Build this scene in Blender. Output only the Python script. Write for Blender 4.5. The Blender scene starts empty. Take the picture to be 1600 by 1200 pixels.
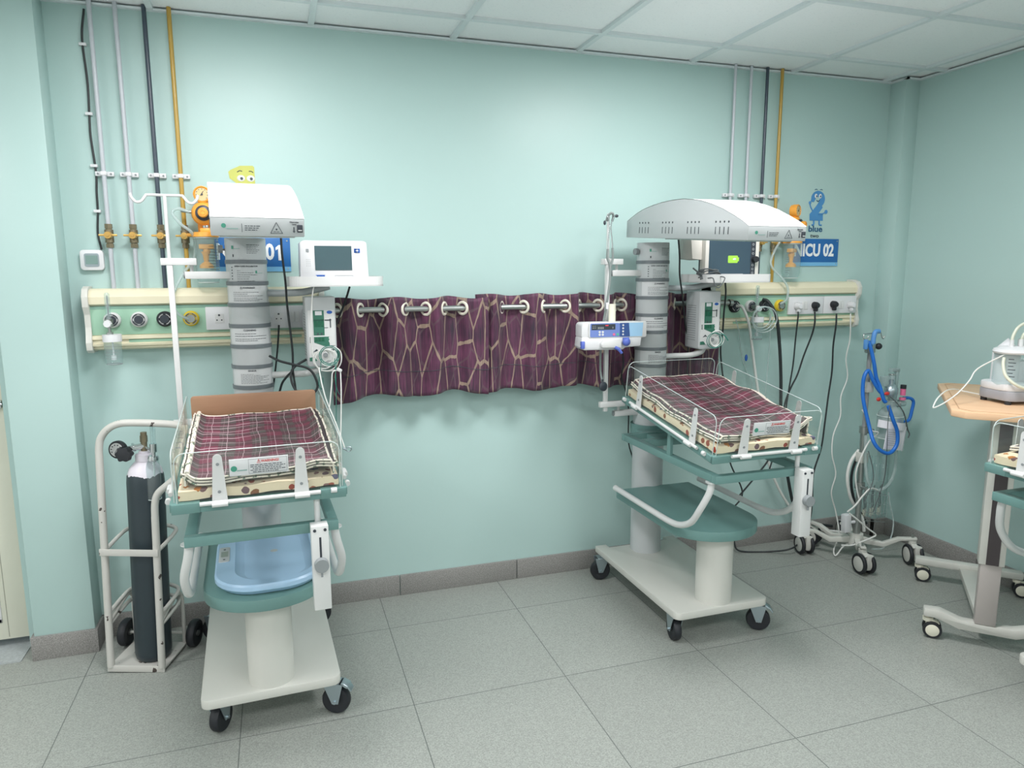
import bpy, bmesh, math, random
from mathutils import Vector, Matrix, Euler
PI = math.pi
random.seed(7)
SC = bpy.context.scene
COL = SC.collection

# ---------------------------------------------------------------- camera, light, exposure
cam_d = bpy.data.cameras.new('camera')
cam_d.sensor_fit = 'HORIZONTAL'; cam_d.sensor_width = 36.0
cam_d.lens = 1116.23 / 1600 * 36.0
cam_d.clip_start = 0.05; cam_d.clip_end = 60
cam = bpy.data.objects.new('camera', cam_d); COL.objects.link(cam)
cam.location = (0.6892, -3.2639, 1.5431)
cam.rotation_euler = (1.41403, 0.00352, -0.31694)
SC.camera = cam
SC.view_settings.view_transform = 'Standard'; SC.view_settings.look = 'None'
SC.view_settings.gamma = 1.0; SC.view_settings.use_curve_mapping = False
SC.view_settings.exposure = -0.62
SC.cycles.transparent_max_bounces = 32
wd = bpy.data.worlds.new('world'); SC.world = wd; wd.use_nodes = True
wd.node_tree.nodes['Background'].inputs[0].default_value = (0.75, 0.9, 0.95, 1)
wd.node_tree.nodes['Background'].inputs[1].default_value = 0.3
H = 2.549
LED_SPOTS = [(0.583, -1.1788), (2.383, -1.1788), (-1.217, -1.7788), (0.583, -3.5788), (2.383, -3.5788), (3.583, -3.5788), (-1.217, -3.5788), (0.583, -5.3788), (2.383, -5.3788)]
LED_W = 1.0
for lx, ly in LED_SPOTS:
    ld = bpy.data.lights.new('ceiling_light_glow', 'AREA'); ld.shape = 'SQUARE'; ld.size = 0.48
    ld.energy = 43.0 if ly > -2 else 27.0; ld.color = (1.0, 0.955, 0.965)
    lo = bpy.data.objects.new('ceiling_light_glow', ld); lo.location = (lx, ly, H - 0.022); COL.objects.link(lo)

# ---------------------------------------------------------------- materials
def lin(c):
    return tuple(((v / 255) / 12.92 if v / 255 <= 0.04045 else ((v / 255 + 0.055) / 1.055) ** 2.4) for v in c)
def mat(name, rgb, rough=0.45, metal=0.0, spec=0.5, coat=0.0, trans=0.0, alpha=1.0, emit=None, es=0):
    m = bpy.data.materials.new(name); m.use_nodes = True
    b = m.node_tree.nodes['Principled BSDF']
    b.inputs['Base Color'].default_value = (*lin(rgb), 1)
    b.inputs['Roughness'].default_value = rough; b.inputs['Metallic'].default_value = metal
    b.inputs['Specular IOR Level'].default_value = spec
    b.inputs['Coat Weight'].default_value = coat
    b.inputs['Transmission Weight'].default_value = trans
    if emit:
        b.inputs['Emission Color'].default_value = (*lin(emit), 1); b.inputs['Emission Strength'].default_value = es
    return m
class NT:
    def __init__(s, m): s.t = m.node_tree; s.b = s.t.nodes['Principled BSDF']
    def n(s, ty, **k):
        nd = s.t.nodes.new(ty)
        for a, v in k.items():
            if a.startswith('i_'): nd.inputs[a[2:].replace('_', ' ')].default_value = v
            else: setattr(nd, a, v)
        return nd
    def l(s, a, b): s.t.links.new(a, b)
    def math(s, op, a, b=None, c=None):
        nd = s.t.nodes.new('ShaderNodeMath'); nd.operation = op
        for i, v in enumerate((a, b, c)):
            if v is None: continue
            if isinstance(v, (int, float)): nd.inputs[i].default_value = v
            else: s.l(v, nd.inputs[i])
        return nd.outputs[0]
    def mix(s, f, a, b):
        nd = s.t.nodes.new('ShaderNodeMix'); nd.data_type = 'RGBA'
        for i, v in ((0, f), (6, a), (7, b)):
            if isinstance(v, (int, float)): nd.inputs[i].default_value = v
            elif isinstance(v, tuple): nd.inputs[i].default_value = (*lin(v), 1)
            else: s.l(v, nd.inputs[i])
        return nd.outputs[2]
    def noise(s, vec, scale, detail=2, rough=.5):
        nd = s.n('ShaderNodeTexNoise'); nd.inputs['Scale'].default_value = scale; nd.inputs['Detail'].default_value = detail
        nd.inputs['Roughness'].default_value = rough
        if vec is not None: s.l(vec, nd.inputs['Vector'])
        return nd.outputs['Fac']
    def coords(s, which='Object'): return s.n('ShaderNodeTexCoord').outputs[which]
    def bump(s, h, strength=.2, dist=.002):
        nd = s.n('ShaderNodeBump'); nd.inputs['Strength'].default_value = strength; nd.inputs['Distance'].default_value = dist
        s.l(h, nd.inputs['Height']); s.l(nd.outputs[0], s.b.inputs['Normal'])
    def ramp(s, f, stops):
        nd = s.n('ShaderNodeValToRGB'); e = nd.color_ramp.elements
        while len(e) < len(stops): e.new(0.5)
        for i, (p, c) in enumerate(stops): e[i].position = p; e[i].color = (*lin(c), 1)
        s.l(f, nd.inputs[0]); return nd.outputs[0]
    def base(s, c): s.l(c, s.b.inputs['Base Color'])
    def xyz(s, v):
        nd = s.n('ShaderNodeSeparateXYZ'); s.l(v, nd.inputs[0]); return nd.outputs

def m_wall():
    m = mat('mint_wall_paint', (178, 206, 202), .38, spec=.35); t = NT(m); v = t.coords()
    n1 = t.noise(v, 1.3, 3); n2 = t.noise(v, 90, 2)
    t.base(t.mix(t.math('MULTIPLY', n1, .35), (178, 206, 202), tuple(int(c * .965) for c in (178, 206, 202))))
    h = t.math('ADD', t.math('MULTIPLY', t.noise(v, 6, 2), 3.0), t.math('MULTIPLY', n2, .25)); t.bump(h, .25, .002)
    return m
def m_floor():
    m = mat('speckled_floor_tile', (156, 161, 155), .42, spec=.4); t = NT(m); v = t.coords(); x, y, z = t.xyz(v)
    S = .5876
    def line(c, off):
        f = t.math('FRACT', t.math('ADD', t.math('DIVIDE', t.math('SUBTRACT', c, off), S), 100.5))
        return t.math('LESS_THAN', t.math('ABSOLUTE', t.math('SUBTRACT', f, .5)), .0026)
    g = t.math('MAXIMUM', line(x, 1.0854), line(y, -.3197))
    n1 = t.noise(v, 210, 2, .8); n2 = t.noise(v, 1.1, 3)
    nv = t.n('ShaderNodeTexVoronoi'); nv.inputs['Scale'].default_value = 230; t.l(v, nv.inputs['Vector'])
    sp = t.math('ADD', t.math('MULTIPLY', t.math('SUBTRACT', n1, .5), .8), t.math('MULTIPLY', t.math('SUBTRACT', t.xyz(nv.outputs['Color'])[0], .5), .22))
    sp = t.math('ADD', sp, .5)
    c = t.ramp(sp, [(0.15, tuple(int(a * .74) for a in (156, 161, 155))), (.5, (156, 161, 155)), (.85, tuple(min(255, int(a * 1.2)) for a in (156, 161, 155)))])
    # each slab a slightly different shade
    cell = t.n('ShaderNodeCombineXYZ')
    t.l(t.math('FLOOR', t.math('DIVIDE', t.math('SUBTRACT', x, 1.0854), S)), cell.inputs[0]); t.l(t.math('FLOOR', t.math('DIVIDE', t.math('SUBTRACT', y, -.3197), S)), cell.inputs[1])
    wn = t.n('ShaderNodeTexWhiteNoise'); t.l(cell.outputs[0], wn.inputs['Vector'])
    c = t.mix(t.math('MULTIPLY', t.math('ADD', t.math('MULTIPLY', n2, .6), t.math('MULTIPLY', wn.outputs['Value'], .4)), .35), c, tuple(int(a * .8) for a in (156, 161, 155)))
    c = t.mix(t.math('MULTIPLY', g, .8), c, (72, 80, 78)); t.base(c)
    t.bump(t.math('SUBTRACT', n1, t.math('MULTIPLY', g, 2)), .12, .001)
    return m
def m_speck(name, rgb, scale=260, amt=.3, rough=.5):
    m = mat(name, rgb, rough); t = NT(m); v = t.coords(); n1 = t.noise(v, scale, 2, .8)
    t.base(t.ramp(n1, [(.3, tuple(int(a * (1 - amt)) for a in rgb)), (.5, rgb), (.7, tuple(min(255, int(a * (1 + amt))) for a in rgb))]))
    return m
def m_ceiling():
    m = mat('ceiling_tile', (236, 240, 242), .8, spec=.2); t = NT(m); v = t.coords()
    n = t.noise(v, 120, 3, .7); t.base(t.mix(t.math('MULTIPLY', t.math('GREATER_THAN', n, .62), .5), (238, 243, 244), (220, 228, 230))); t.bump(n, .3, .002)
    return m
def m_wood(name, a, b, scale=3.0, ax=0):
    m = mat(name, a, .45); t = NT(m); v = t.coords()
    mp = t.n('ShaderNodeMapping'); mp.inputs['Scale'].default_value = (1, 9, 9) if ax == 0 else (9, 1, 9); t.l(v, mp.inputs['Vector'])
    n = t.noise(mp.outputs[0], scale, 5, .6); t.base(t.ramp(n, [(.3, a), (.7, b)])); return m
def m_plaid(name, c1, c2, cw, ch):
    m = mat(name, c1, .92, spec=.1); t = NT(m); v = t.coords('UV'); x, y, z = t.xyz(v)
    wx = t.math('MULTIPLY', t.math('SUBTRACT', t.noise(v, 5, 2), .5), .03); wy = t.math('MULTIPLY', t.math('SUBTRACT', t.noise(v, 11, 2), .5), .022)
    gx = t.math('DIVIDE', t.math('ADD', x, wx), cw); gy = t.math('DIVIDE', t.math('ADD', y, wy), ch)
    ix = t.math('FLOOR', gx); iy = t.math('FLOOR', gy)
    px = t.math('MODULO', t.math('ADD', ix, 100), 2); py = t.math('MODULO', t.math('ADD', iy, 100), 2)
    s = t.math('DIVIDE', t.math('ADD', px, py), 2)      # 0 .5 1
    base = t.ramp(s, [(0, c2), (.5, tuple(int((a + b) / 2 * .92) for a, b in zip(c1, c2))), (1, c1)])
    fx = t.math('FRACT', t.math('ADD', gx, 100)); fy = t.math('FRACT', t.math('ADD', gy, 100))
    def ln(f, w): return t.math('LESS_THAN', t.math('ABSOLUTE', t.math('SUBTRACT', f, .5)), w)
    l1 = t.math('MAXIMUM', t.math('MULTIPLY', ln(fx, .024), .75), ln(fy, .034)); l1 = t.math('MAXIMUM', l1, t.math('MULTIPLY', ln(t.math('FRACT', t.math('ADD', fx, .28)), .014), .3))
    fib = t.noise(v, 300, 2, .8)
    base = t.mix(t.math('MULTIPLY', fib, .3), base, (60, 50, 55))
    c = t.mix(t.math('MULTIPLY', l1, .8), base, (206, 180, 186)); t.base(c)
    t.bump(t.math('ADD', fib, t.math('MULTIPLY', t.noise(v, 14, 2), 3)), .5, .004)
    return m
def m_curtain():
    m = mat('plum_print_cloth', (92, 48, 78), .55, spec=.35); t = NT(m); v = t.coords('UV')
    b = m.node_tree.nodes['Principled BSDF']; b.inputs['Sheen Weight'].default_value = .15
    mp = t.n('ShaderNodeMapping'); mp.inputs['Scale'].default_value = (15.5, 5.6, 1); t.l(v, mp.inputs['Vector'])
    n = t.n('ShaderNodeTexNoise'); n.inputs['Scale'].default_value = 1.3; t.l(mp.outputs[0], n.inputs['Vector'])
    mx = t.n('ShaderNodeMix'); mx.data_type = 'RGBA'; mx.inputs[0].default_value = .12; t.l(mp.outputs[0], mx.inputs[6]); t.l(n.outputs['Color'], mx.inputs[7])
    vo = t.n('ShaderNodeTexVoronoi'); vo.feature = 'DISTANCE_TO_EDGE'; vo.voronoi_dimensions = '2D'; vo.inputs['Scale'].default_value = 1.0; vo.inputs['Randomness'].default_value = .8
    t.l(mx.outputs[2], vo.inputs['Vector'])
    wn = t.noise(mp.outputs[0], 1.6, 2)
    th = t.math('MULTIPLY', wn, .075)
    vein = t.math('LESS_THAN', vo.outputs['Distance'], th); v2 = t.n('ShaderNodeTexVoronoi'); v2.feature = 'DISTANCE_TO_EDGE'; v2.voronoi_dimensions = '2D'; v2.inputs['Scale'].default_value = 1.0; sh2 = t.n('ShaderNodeVectorMath'); sh2.operation = 'ADD'; sh2.inputs[1].default_value = (7.3, 3.1, 0); t.l(mx.outputs[2], sh2.inputs[0]); t.l(sh2.outputs[0], v2.inputs['Vector']); vein2 = t.math('LESS_THAN', v2.outputs['Distance'], .03)
    st = t.n('ShaderNodeMapping'); st.inputs['Scale'].default_value = (120, 6, 1); t.l(v, st.inputs['Vector'])
    streak = t.noise(st.outputs[0], 1.0, 3, .7)
    big = t.noise(v, 9, 2)
    base = t.ramp(t.math('ADD', t.math('MULTIPLY', streak, .6), t.math('MULTIPLY', big, .4)), [(.36, (50, 40, 54)), (.5, (82, 47, 69)), (.66, (110, 62, 90))])
    vc = t.ramp(streak, [(.3, (124, 108, 98)), (.7, (166, 146, 128))])
    base = t.mix(t.math('MULTIPLY', vein2, .55), base, (96, 80, 84)); t.base(t.mix(vein, base, vc)); t.bump(streak, .3, .001)
    return m
def m_print():
    m = mat('cream_cartoon_cloth', (236, 226, 178), .85, spec=.15); t = NT(m); v = t.coords('Object')
    vo = t.n('ShaderNodeTexVoronoi'); vo.inputs['Scale'].default_value = 36; t.l(v, vo.inputs['Vector'])
    wob = t.noise(v, 60, 2)
    d = t.math('ADD', vo.outputs['Distance'], t.math('MULTIPLY', wob, .35))
    r = t.xyz(vo.outputs['Color'])
    k = t.math('MULTIPLY', t.math('LESS_THAN', d, .6), t.math('GREATER_THAN', r[1], .38))
    cc = t.ramp(r[0], [(0, (176, 74, 60)), (.35, (150, 96, 60)), (.6, (84, 100, 140)), (.8, (200, 130, 70))])
    t.base(t.mix(k, (250, 229, 200), cc)); t.bump(t.noise(v, 25, 3), .5, .006); return m
def m_trim():
    m = mat('cream_piping_cloth', (226, 222, 200), .85, spec=.15); t = NT(m); v = t.coords('Object')
    n = t.noise(v, 55, 2); t.base(t.ramp(n, [(.42, (236, 226, 214)), (.56, (234, 224, 210)), (.62, (96, 124, 108)), (.7, (150, 140, 120))])); return m
def m_clear(name, tint=(225, 240, 238), dens=.09, rough=.03):
    m = bpy.data.materials.new(name); m.use_nodes = True; t = m.node_tree; t.nodes.remove(t.nodes['Principled BSDF'])
    out = [n for n in t.nodes if n.type == 'OUTPUT_MATERIAL'][0]
    tr = t.nodes.new('ShaderNodeBsdfTransparent'); tr.inputs[0].default_value = (*lin(tint), 1)
    gl = t.nodes.new('ShaderNodeBsdfGlossy'); gl.inputs['Roughness'].default_value = rough; gl.inputs[0].default_value = (.9, .95, .95, 1)
    df = t.nodes.new('ShaderNodeBsdfDiffuse'); df.inputs[0].default_value = (.8, .88, .88, 1)
    lw = t.nodes.new('ShaderNodeLayerWeight'); lw.inputs[0].default_value = .5
    pw = t.nodes.new('ShaderNodeMath'); pw.operation = 'POWER'; pw.inputs[1].default_value = 4.5; t.links.new(lw.outputs['Facing'], pw.inputs[0])
    fr = t.nodes.new('ShaderNodeMath'); fr.operation = 'MULTIPLY_ADD'; fr.inputs[1].default_value = .5; fr.inputs[2].default_value = .022; t.links.new(pw.outputs[0], fr.inputs[0])
    m1 = t.nodes.new('ShaderNodeMixShader'); m2 = t.nodes.new('ShaderNodeMixShader')
    m1.inputs[0].default_value = dens
    t.links.new(tr.outputs[0], m1.inputs[1]); t.links.new(df.outputs[0], m1.inputs[2])
    t.links.new(fr.outputs[0], m2.inputs[0]); t.links.new(m1.outputs[0], m2.inputs[1]); t.links.new(gl.outputs[0], m2.inputs[2])
    t.links.new(m2.outputs[0], out.inputs[0]); return m
def m_chipped(name, rgb):
    m = mat(name, rgb, .4); t = NT(m); v = t.coords(); n = t.noise(v, 22, 3, .6)
    t.base(t.mix(t.math('GREATER_THAN', n, .66), rgb, (70, 62, 58))); return m
def m_cyl():
    m = mat('black_cylinder_paint', (48, 58, 64), .4); t = NT(m); v = t.coords(); x, y, z = t.xyz(v)
    n = t.noise(v, 40, 3); e = t.math('ADD', z, t.math('MULTIPLY', t.math('SUBTRACT', n, .5), .05))
    c = t.mix(t.math('GREATER_THAN', e, .757), (44, 56, 62), (222, 218, 226)); t.base(c); return m

WALLM = m_wall(); FLOORM = m_floor(); CEILM = m_ceiling()
BASEB = m_speck('granite_skirting', (140, 139, 136), 260, .22)
GRIDM = mat('ceiling_grid_metal', (214, 224, 226), .5)
WHITE = mat('white_enamel', (214, 216, 215), .32); WHITE2 = mat('white_plastic', (218, 220, 222), .35); HOOD_LIT = mat('hood_lit_enamel', (240, 242, 241), .3)
CREAMW = mat('warm_white_paint', (206, 207, 200), .35); GREYP = mat('pale_grey_paint', (188, 193, 194), .35)
LABELM = mat('grey_label_film', (188, 194, 195), .35); LABELW = mat('white_label_film', (212, 215, 216), .4)
TEAL = mat('teal_paint', (106, 144, 140), .42); RING = mat('slate_ring', (112, 120, 124), .45)
BLACK = mat('black_rubber', (34, 37, 42), .55); DARK = mat('dark_plastic', (52, 58, 66), .4); INK = mat('dark_ink', (66, 74, 80), .6)
ZINC = mat('zinc_metal', (176, 190, 196), .3, .85); CHROME = mat('chrome_metal', (210, 214, 216), .15, 1.0); STEEL = mat('brushed_steel', (168, 172, 170), .32, .9)
GREYK = mat('grey_knob_plastic', (140, 146, 148), .5); CLEAR = m_clear('clear_acrylic', (250, 252, 251), .010); EDGE = mat('acrylic_edge', (196, 208, 206), .3)
CLEARB = m_clear('clear_bottle_plastic', (234, 243, 243), .13); TUBEC = m_clear('clear_tubing', (222, 234, 232), .34)
PLAID1 = m_plaid('maroon_grey_plaid', (134, 78, 93), (106, 100, 98), .052, .05)
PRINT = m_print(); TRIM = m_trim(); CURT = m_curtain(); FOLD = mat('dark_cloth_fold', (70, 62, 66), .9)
CARD = m_wood('brown_board', (166, 128, 100), (178, 140, 112), 2.0); LAM = m_wood('beech_laminate', (220, 180, 142), (228, 192, 156), 2.0)
CREAM = mat('cream_trunking', (226, 220, 192), .42); MINTP = mat('green_trunking_panel', (150, 190, 166), .45); MINTD = mat('green_trunking_shade', (126, 164, 148), .5)
PIPEG = mat('grey_pipe_paint', (186, 192, 198), .35); PIPEB = mat('black_pipe_paint', (60, 72, 84), .3); PIPEY = mat('ochre_pipe_paint', (178, 146, 66), .3)
BRASS = mat('brass', (206, 168, 96), .35, .6); BRONZE = mat('aged_brass', (128, 120, 98), .45, .6)
ORANGE = mat('orange_plastic', (240, 166, 66), .4); BLUES = mat('sign_blue', (34, 104, 172), .4); BLUEL = mat('sign_light_blue', (116, 180, 222), .4); TXTW = mat('sign_white', (236, 240, 242), .5)
FIGB = mat('sticker_blue', (76, 140, 194), .5); FIGY = mat('sticker_yellow_green', (190, 194, 96), .5); NAVY = mat('navy_ink', (44, 92, 128), .5)
SCALEB = mat('pale_blue_plastic', (168, 202, 230), .35); SCREEN = mat('dark_screen', (62, 86, 92), .18, spec=.6); SCREEN2 = mat('slate_screen', (58, 78, 92), .2, spec=.6)
LIME = mat('green_indicator', (150, 200, 70), .4, emit=(150, 205, 70), es=.5); LEDG = mat('green_display', (20, 92, 66), .25); PANG = mat('green_fascia', (52, 112, 92), .45); BLUELOGO = mat('blue_badge', (30, 88, 172), .4)
HOSEB = mat('blue_hose_plastic', (34, 112, 204), .35); BLUEK = mat('blue_knob_plastic', (88, 108, 192), .4); PALEB = mat('pale_blue_film', (158, 200, 230), .35); PUMPB = mat('pump_blue_fascia', (112, 134, 196), .4); PUMPD = mat('pump_navy_fascia', (52, 82, 140), .4)
RED = mat('red_plastic', (206, 52, 46), .4); PINK = mat('pink_plastic', (222, 110, 150), .4); IVORY = mat('ivory_plastic', (232, 230, 212), .4); YEL = mat('yellow_outlet', (226, 196, 50), .4); LEAF = mat('leaf_green_ink', (70, 150, 128), .5)
CABLEW = mat('white_cable', (224, 226, 222), .5); CABLEB = mat('black_cable', (38, 44, 46), .5); CABLET = mat('teal_cable', (44, 124, 110), .5); CABLEG = mat('grey_cable', (96, 102, 104), .5)
CYLM = m_cyl(); CART = m_chipped('chipped_white_paint', (196, 196, 190)); PAPER = mat('paper', (226, 226, 232), .8); GREYB = mat('grey_plastic_base', (156, 158, 164), .45); TAUPE = mat('taupe_column', (178, 172, 168), .4); CHAR = mat('charcoal_strip', (66, 60, 62), .5)
DOORM = mat('cream_door_paint', (214, 216, 200), .45); BEIGE = mat('monitor_beige', (222, 220, 212), .45); GREYG = mat('grey_hose_plastic', (128, 138, 136), .35)
LEDM = mat('led_diffuser', (240, 245, 245), .5, emit=(240, 248, 250), es=6.0)

# ---------------------------------------------------------------- mesh builder
def catmull(pts, sub=6, closed=False):
    P = [Vector(p) for p in pts]; n = len(P); out = []
    if n < 3: return P
    rng = n if closed else n - 1
    for i in range(rng):
        a = P[(i - 1) % n] if (closed or i > 0) else P[0] * 2 - P[1]
        b, c = P[i], P[(i + 1) % n]
        d = P[(i + 2) % n] if (closed or i + 2 < n) else P[-1] * 2 - P[-2]
        for k in range(sub):
            t = k / sub
            out.append(.5 * ((2 * b) + (c - a) * t + (2 * a - 5 * b + 4 * c - d) * t * t + (3 * b - a - 3 * c + d) * t ** 3))
    if not closed: out.append(P[-1])
    return out
def rounded(x0, y0, x1, y1, r, n=5, which=(1, 1, 1, 1)):
    pts = []
    for k, (cx, cy, a0) in enumerate(((x1 - r, y0 + r, -90), (x1 - r, y1 - r, 0), (x0 + r, y1 - r, 90), (x0 + r, y0 + r, 180))):
        if which[k]:
            for i in range(n + 1):
                a = math.radians(a0 + 90 * i / n); pts.append((cx + r * math.cos(a), cy + r * math.sin(a)))
        else: pts.append(((x1, y0), (x1, y1), (x0, y1), (x0, y0))[k])
    return pts
class MB:
    def __init__(s): s.bm = bmesh.new(); s.M = Matrix()
    def _add(s, bm2, mi, M=None):
        mm = s.M @ M if M is not None else s.M
        vm = {}
        for v in bm2.verts: vm[v] = s.bm.verts.new(mm @ v.co)
        for f in bm2.faces:
            try: nf = s.bm.faces.new([vm[v] for v in f.verts])
            except ValueError: continue
            nf.material_index = mi; nf.smooth = True
        bm2.free(); return s
    def box(s, c, sz, bev=0, rot=None, mi=0):
        b = bmesh.new(); bmesh.ops.create_cube(b, size=1)
        for v in b.verts: v.co = Vector((v.co.x * sz[0], v.co.y * sz[1], v.co.z * sz[2]))
        if bev: bmesh.ops.bevel(b, geom=list(b.edges), offset=bev, segments=2, affect='EDGES', profile=.5)
        M = Matrix.Translation(c)
        if rot is not None: M = M @ (Euler(rot).to_matrix().to_4x4() if not isinstance(rot, Matrix) else rot.to_4x4())
        return s._add(b, mi, M)
    def span(s, a, b, bev=0, mi=0):
        return s.box([(p + q) / 2 for p, q in zip(a, b)], [abs(q - p) for p, q in zip(a, b)], bev, None, mi)
    def cyl(s, p0, p1, r, r2=None, seg=24, mi=0, cap=True):
        p0, p1 = Vector(p0), Vector(p1); d = p1 - p0; r2 = r if r2 is None else r2
        b = bmesh.new(); bmesh.ops.create_cone(b, cap_ends=cap, segments=seg, radius1=r, radius2=r2, depth=d.length)
        return s._add(b, mi, Matrix.Translation((p0 + p1) / 2) @ d.to_track_quat('Z', 'Y').to_matrix().to_4x4())
    def bar(s, p0, p1, w, h, bev=0, mi=0, up=(0, 0, 1)):
        p0, p1 = Vector(p0), Vector(p1); d = (p1 - p0); L = d.length; y = d.normalized(); u = Vector(up)
        if abs(y.dot(u)) > .99: u = Vector((0, 1, 0))
        x = y.cross(u).normalized(); z = x.cross(y)
        R = Matrix((x, y, z)).transposed()
        return s.box((p0 + p1) / 2, (w, L, h), bev, R, mi)
    def sph(s, c, r, mi=0, sc=(1, 1, 1), seg=16):
        b = bmesh.new(); bmesh.ops.create_uvsphere(b, u_segments=seg, v_segments=seg // 2, radius=r)
        return s._add(b, mi, Matrix.Translation(c) @ Matrix.Diagonal((*sc, 1)))
    def tube(s, pts, r, seg=8, sub=6, closed=False, mi=0, smooth=True, r_end=None):
        P = catmull(pts, sub, closed) if smooth else [Vector(p) for p in pts]
        n = len(P); rings = []; N = None
        for i, p in enumerate(P):
            if closed: tg = P[(i + 1) % n] - P[i - 1]
            else: tg = P[min(i + 1, n - 1)] - P[max(i - 1, 0)]
            if tg.length < 1e-9: tg = Vector((0, 0, 1))
            tg.normalize()
            if N is None: N = tg.orthogonal().normalized()
            else: N = (N - tg * N.dot(tg)); N = N.normalized() if N.length > 1e-6 else tg.orthogonal().normalized()
            B = tg.cross(N); rr = r if r_end is None else r + (r_end - r) * i / (n - 1)
            rings.append([s.bm.verts.new(s.M @ (p + (N * math.cos(a) + B * math.sin(a)) * rr)) for a in [2 * PI * k / seg for k in range(seg)]])
        rn = n if closed else n - 1
        for i in range(rn):
            A, Bq = rings[i], rings[(i + 1) % n]
            for k in range(seg):
                f = s.bm.faces.new((A[k], A[(k + 1) % seg], Bq[(k + 1) % seg], Bq[k])); f.material_index = mi; f.smooth = True
        if not closed:
            for rg in (list(reversed(rings[0])), rings[-1]):
                f = s.bm.faces.new(rg); f.material_index = mi
        return s
    def prism(s, poly, f0, f1, mi=0, bev=0):
        """poly: 2D points; f0/f1 map a 2D point to 3D for the two caps"""
        b = bmesh.new(); A = [b.verts.new(f0(*p)) for p in poly]; B = [b.verts.new(f1(*p)) for p in poly]; n = len(poly)
        b.faces.new(list(reversed(A))); b.faces.new(B)
        for i in range(n): b.faces.new((A[i], A[(i + 1) % n], B[(i + 1) % n], B[i]))
        bmesh.ops.recalc_face_normals(b, faces=list(b.faces))
        if bev: bmesh.ops.bevel(b, geom=[e for e in b.edges], offset=bev, segments=2, affect='EDGES', profile=.5)
        return s._add(b, mi)
    def slab(s, poly, z0, z1, mi=0, bev=0): return s.prism(poly, lambda x, y: (x, y, z0), lambda x, y: (x, y, z1), mi, bev)
    def plate_y(s, poly, y0, y1, mi=0, bev=0): return s.prism(poly, lambda x, z: (x, y0, z), lambda x, z: (x, y1, z), mi, bev)
    def plate_x(s, poly, x0, x1, mi=0, bev=0): return s.prism(poly, lambda y, z: (x0, y, z), lambda y, z: (x1, y, z), mi, bev)
    def lathe(s, prof, c=(0, 0, 0), axis=(0, 0, 1), seg=24, mi=0):
        q = Vector(axis).to_track_quat('Z', 'Y').to_matrix(); c = Vector(c); rings = []
        for r, z in prof:
            if r < 1e-6: rings.append([s.bm.verts.new(s.M @ (c + q @ Vector((0, 0, z))))])
            else: rings.append([s.bm.verts.new(s.M @ (c + q @ Vector((r * math.cos(2 * PI * k / seg), r * math.sin(2 * PI * k / seg), z)))) for k in range(seg)])
        for A, B in zip(rings, rings[1:]):
            for k in range(seg):
                k2 = (k + 1) % seg
                if len(A) == 1 and len(B) == 1: continue
                vs = (A[0], B[k2], B[k]) if len(A) == 1 else ((A[k], A[k2], B[0]) if len(B) == 1 else (A[k], A[k2], B[k2], B[k]))
                f = s.bm.faces.new(vs); f.material_index = mi; f.smooth = True
        return s
    def torus(s, c, R, r, axis=(0, 1, 0), seg=24, rs=8, mi=0):
        q = Vector(axis).to_track_quat('Z', 'Y').to_matrix(); c = Vector(c)
        return s.tube([c + q @ Vector((R * math.cos(2 * PI * k / seg), R * math.sin(2 * PI * k / seg), 0)) for k in range(seg)], r, rs, 1, True, mi, False)
    def patch(s, R, a0, a1, z0, z1, c=(0, 0), mi=0, th=.001, n=10):
        """curved rectangle round a vertical column, angles in degrees"""
        for i in range(n):
            a, b = math.radians(a0 + (a1 - a0) * i / n), math.radians(a0 + (a1 - a0) * (i + 1) / n)
            q = [(c[0] + R * math.cos(t), c[1] + R * math.sin(t)) for t in (a, b)]
            vs = [s.bm.verts.new(s.M @ Vector(p)) for p in ((*q[0], z0), (*q[1], z0), (*q[1], z1), (*q[0], z1))]
            f = s.bm.faces.new(vs); f.material_index = mi; f.smooth = True
        return s
    def grid(s, nx, ny, f, mi=0, uv=None):
        V = [[s.bm.verts.new(s.M @ Vector(f(i / nx, j / ny))) for j in range(ny + 1)] for i in range(nx + 1)]
        lay = s.bm.loops.layers.uv.verify() if uv else None
        for i in range(nx):
            for j in range(ny):
                fc = s.bm.faces.new((V[i][j], V[i + 1][j], V[i + 1][j + 1], V[i][j + 1])); fc.material_index = mi; fc.smooth = True
                if uv:
                    for lp, (a, b) in zip(fc.loops, ((i, j), (i + 1, j), (i + 1, j + 1), (i, j + 1))): lp[lay].uv = uv(a / nx, b / ny)
        return s
    def build(s, name, mats, parent=None, mw=None, sharp=40, solid=0, lw=None):
        bm = s.bm
        if not solid: bmesh.ops.recalc_face_normals(bm, faces=list(bm.faces))
        lim = math.radians(sharp)
        for e in bm.edges:
            if len(e.link_faces) == 2:
                e.smooth = e.calc_face_angle(0) < lim
        me = bpy.data.meshes.new(name); bm.to_mesh(me); bm.free()
        for m in (mats if isinstance(mats, (list, tuple)) else [mats]): me.materials.append(m)
        o = bpy.data.objects.new(name, me); COL.objects.link(o)
        if parent is not None: o.parent = parent
        if mw is not None: o.matrix_world = mw
        if solid:
            md = o.modifiers.new('thickness', 'SOLIDIFY'); md.thickness = solid; md.offset = 0
        return o
def tag(o, label=None, cat=None, group=None, kind=None):
    if label: o['label'] = label
    if cat: o['category'] = cat
    if group: o['group'] = group
    if kind: o['kind'] = kind
    return o
def empty(name, loc=(0, 0, 0), rz=0, label=None, cat=None, group=None):
    o = bpy.data.objects.new(name, None); COL.objects.link(o); o.location = loc; o.rotation_euler = (0, 0, rz); o.empty_display_size = .05
    return tag(o, label, cat, group)
def struct(o): o['kind'] = 'structure'; return o
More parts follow.
